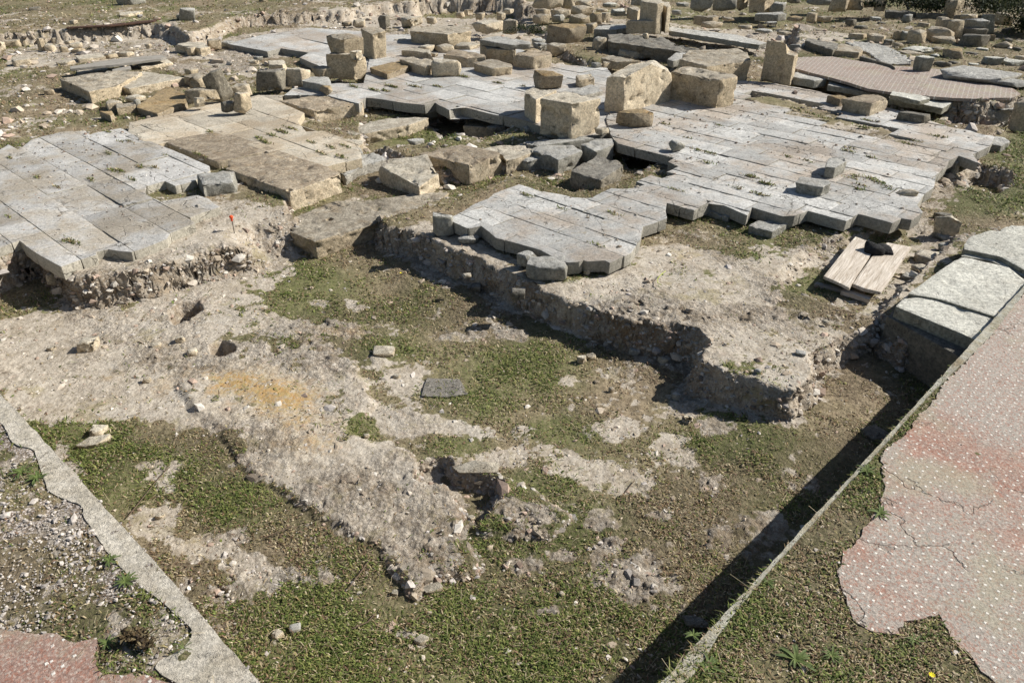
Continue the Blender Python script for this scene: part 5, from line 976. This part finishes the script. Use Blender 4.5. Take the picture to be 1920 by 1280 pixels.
# rosette weeds and taller leaves
def weed(x, y, z, r, n, label, colr=(.11,.15,.05), wd=.22, up=.35, seed=0):
    r_ = np.random.default_rng(seed); gx, gy = un(x, y, z); bm = bmesh.new(); lay = bm.loops.layers.float_color.new('tint')
    for i in range(n):
        a = i*2.4+r_.random()*.5; L = r*(.55+.5*r_.random()); u_ = up*(.4+r_.random()); prev = None; seg = 5
        for j in range(seg+1):
            t = j/seg; w = L*wd*math.sin(math.pi*min(.97, .12+.8*t))*(1+.15*math.sin(9*t)); rr_ = L*t*math.cos(u_*(1-t)*.8); zz = L*(math.sin(u_)*t*(1.25-t*.9)); c_, s_ = math.cos(a+.15*t), math.sin(a+.15*t)
            cur = [bm.verts.new((c_*rr_-s_*q, s_*rr_+c_*q, zz+abs(q)*.35)) for q in (-w*.5, 0, w*.5)]
            if prev:
                for q in (0, 1):
                    f_ = bm.faces.new((prev[q], prev[q+1], cur[q+1], cur[q])); k_ = .8+.45*r_.random()
                    for lp in f_.loops: lp[lay] = (colr[0]*k_*(1.3-.4*t), colr[1]*k_*(1.25-.35*t), colr[2]*k_, 1)
            prev = cur
    o = bm_obj('rosette_weed', bm, LEAF.m); o.location = (gx, gy, z); tag(o, label, 'weed plant', 'broad-leaved weeds'); return o
wl = [(1492,1235,.388,.062,15,'largest broad-leaved rosette weed, bottom right in the grass strip'),(1625,882,.39,.042,12,'rosette weed at the upper tip of the grass strip beside the red floor'),(1650,962,.39,.045,12,'drooping rosette weed where the grass strip meets the red floor'),(1560,1228,.388,.035,11,'small rosette weed right of the largest one'),
 (1330,1250,.388,.045,12,'leafy weed beside the yellow lichen end of the edge wall'),(40,885,.39,.05,12,'leafy weed by the left margin above the pale gravel'),(70,895,.39,.045,12,'leafy weed between the left margin weed and the kerb'),(205,1050,.39,.04,12,'spreading weed in the grass beside the kerb, upper one'),(235,1090,.39,.042,13,'spreading weed in the grass beside the kerb, lower one'),
 (345,1215,.395,.035,10,'tall-leaved weed growing on the wide end of the kerb'),(1715,1200,.388,.03,10,'small weed in the notch of the red dotted floor'),(1440,1090,.388,.035,11,'weed near the middle of the grass strip'),(1300,1190,.388,.03,10,'weed in the lower grass strip near the trench'),
 (200,1205,.388,.035,11,'weed beside the old red floor corner at lower left'),(782,893,.02,.03,12,'bright green tuft at the hollow in the rock mass'),(1370,770,.0,.05,16,'feathery green weed in front of the wall end')]
for i, a in enumerate(wl): weed(*a, seed=i, wd=.22 if i not in (14, 15, 9) else .08, up=.35 if i not in (9, 14) else 1.1)
# dark withered tuft in the hole, lower left, and bushes at the top right
def bush(name, f, x, y, z, rx, h, n, label, cols, cat='bush', ls=.05):
    gx, gy = W(f, [(x, y)], z)[0]; tr_ = empty(name, (gx, gy, z)); tag(tr_, label, cat)
    cl_ = rng.normal(size=(9, 3))*np.array([.5, .4, .28]); k_ = rng.integers(0, 9, n); p = cl_[k_]+rng.normal(size=(n, 3))*.22; p[:, 2] = np.abs(p[:, 2]+.35); p *= np.array([rx, rx*.8, h]); p[:, 2] = np.clip(p[:, 2], .01, None)
    cc = np.array(cols)[rng.integers(0, len(cols), n)]*(.6+.8*rng.random((n, 1)))*(.85+.3*(k_[:, None] % 3)/2)
    o = leaves(p[:, 0], p[:, 1], p[:, 2], ls*(.6+rng.random(n)), ls*.45*(.6+.7*rng.random(n)), cc, 'foliage', LEAF.m, .8); o.parent = tr_
    for a in range(4): rod('stem', (0, 0, -.02), (rx*.3*math.cos(a*1.6), rx*.3*math.sin(a*1.6), h*.6), .012, .004, WG.m, tr_)
dk = [(.025,.04,.015),(.045,.06,.02),(.018,.028,.012),(.07,.075,.03)]
bush('bush', 'r4', 1120, 62, .42, .75, .45, 2600, 'dark bush along the top margin left of the column shaft', dk); bush('bush', 'r4', 1310, 66, .42, .7, .42, 2400, 'dark bush touching the left of the column shaft', dk)
bush('bush', 'r4', 1640, 75, .42, .7, .42, 2400, 'dark bush right of the column shaft', dk); bush('bush', 'r4', 1905, 215, .42, .45, .75, 3600, 'tall dark bush at the right margin', dk, ls=.045); bush('bush', 'r4', 1800, 50, .42, .6, .4, 2200, 'dark bush in the top right corner', dk)
bush('withered_tuft', 'o', 262, 1205, .385, .035, .03, 500, 'dark withered tuft with a gap beneath it beside the kerb', [(.10,.07,.035),(.25,.20,.11),(.05,.035,.02)], 'dry tuft', ls=.018)
bush('low_shrub', 'r2', 1380, 200, .26, .35, .10, 900, 'dark creeping shrub behind the red-brown pier', dk, ls=.03)
# yellow flowers and a bent yellow stalk
YEL = M('yellow_petals'); YEL.col((.85,.72,.03))
for x, y, z, lb in ((752,516,.0,'small yellow flower at the edge of the wall shadow'),(1744,1272,.39,'small yellow flower at the bottom right')):
    gx, gy = un(x, y, z); e_ = empty('yellow_flower', (gx, gy, z)); tag(e_, lb, 'flower'); rod('stem', (0,0,0), (0,0,.018), .0012, .001, LEAF.m, e_)
    bm = bmesh.new()
    for i in range(9):
        a = i*.698; v_ = [bm.verts.new((r*math.cos(a+o_)*1., r*math.sin(a+o_), .018+r*.25)) for r, o_ in ((0, 0), (.007, -.25), (.010, 0), (.007, .25))]; bm.faces.new(v_)
    bm_obj('petals', bm, YEL.m, parent=e_)
YG = M('yellow_green_stalk'); YG.col((.45,.50,.12))
def stalk(pts, z, r, mat, name, label, cat):
    P = [Vector((*un(x, y, z+dz), z+dz)) for x, y, dz in pts]; bm = bmesh.new(); n = 6; pr_ = None
    for i, p in enumerate(P):
        d = (P[min(i+1, len(P)-1)]-P[max(i-1, 0)]).normalized(); q = d.to_track_quat('Z', 'Y'); rg = [bm.verts.new(p+q@Vector((r*math.cos(a*math.pi/3), r*math.sin(a*math.pi/3), 0))) for a in range(n)]
        if pr_:
            for k_ in range(n): bm.faces.new((pr_[k_], pr_[(k_+1) % n], rg[(k_+1) % n], rg[k_]))
        pr_ = rg
    o = bm_obj(name, bm, mat); recentre(o); tag(o, label, cat)
stalk([(1248,508,.01),(1240,514,.012),(1233,522,.012),(1233,530,.012),(1240,534,.01)], .215, .0022, YG.m, 'bent_stalk', 'curled yellow-green stalk lying on the mortar wall', 'plant stalk')
TW = M('dry_twig'); TW.col((.12,.085,.06))
for pts, lb in (([(316,876,.02),(290,905,.02),(262,940,.015),(240,968,.015)], 'long thin twig slanting across the pale mortar patch'), ([(652,1105,.02),(672,1078,.02),(695,1046,.02)], 'straight twig in the grass left of the rock mass tip'), ([(548,985,.02),(520,998,.02),(492,1008,.015)], 'brown twig below the rock mass edge'), ([(1170,925,.01),(1190,900,.02)], 'short dry twig in the middle right grass'),([(660,1178,.015),(690,1165,.02),(705,1148,.015)], 'crooked twig in the lower left grass')):
    stalk(pts, .0, .0022, TW.m, 'twig', lb, 'twig')
# ---------------------------------------------------------------- light
SUN_AZ, SUN_EL = math.radians(75), math.radians(38)
w = bpy.data.worlds.new('World'); S.world = w; w.use_nodes = True; nt = w.node_tree; bg = nt.nodes['Background']; sk = nt.nodes.new('ShaderNodeTexSky')
sk.sky_type = 'NISHITA'; sk.sun_disc = False; sk.sun_elevation = SUN_EL; sk.sun_rotation = SUN_AZ; nt.links.new(sk.outputs[0], bg.inputs[0]); bg.inputs[1].default_value = .055
sl = bpy.data.lights.new('sun', 'SUN'); sl.energy = 5; sl.angle = math.radians(.5); sl.color = (1, .955, .885); so = bpy.data.objects.new('sun', sl); COL.objects.link(so)
d = Vector((math.sin(SUN_AZ)*math.cos(SUN_EL), math.cos(SUN_AZ)*math.cos(SUN_EL), math.sin(SUN_EL))); so.rotation_euler = d.to_track_quat('Z', 'Y').to_euler(); so.location = (8, 4, 9)
S.view_settings.view_transform = 'Standard'; S.view_settings.look = 'None'; S.view_settings.exposure = .56; S.view_settings.gamma = 1
S.cycles.max_bounces = 5
print('objects', len(bpy.data.objects))

GRP = {'stone': 'loose stones lying about the ruins', 'stone block': 'fallen and standing stone blocks of the ruins', 'stone slab': 'large flat slabs of the ruins', 'boulder': 'boulders gathered among the ruins', 'kerb slab': 'kerb slabs by the far dotted floor', 'board': 'old boards lying on the site', 'twig': 'dry twigs in the grass', 'bush': 'dark bushes at the far edge', 'wall': 'low wall remains', 'weed plant': 'broad-leaved weeds', 'flower': 'small yellow flowers', 'pillar stump': 'pillar stumps', 'rock ledge': 'rock ledges', 'rock outcrop': 'bedrock outcrops'}
for o in bpy.data.objects:
    c = o.get('category')
    if c in GRP and not o.get('group'): o['group'] = GRP[c]
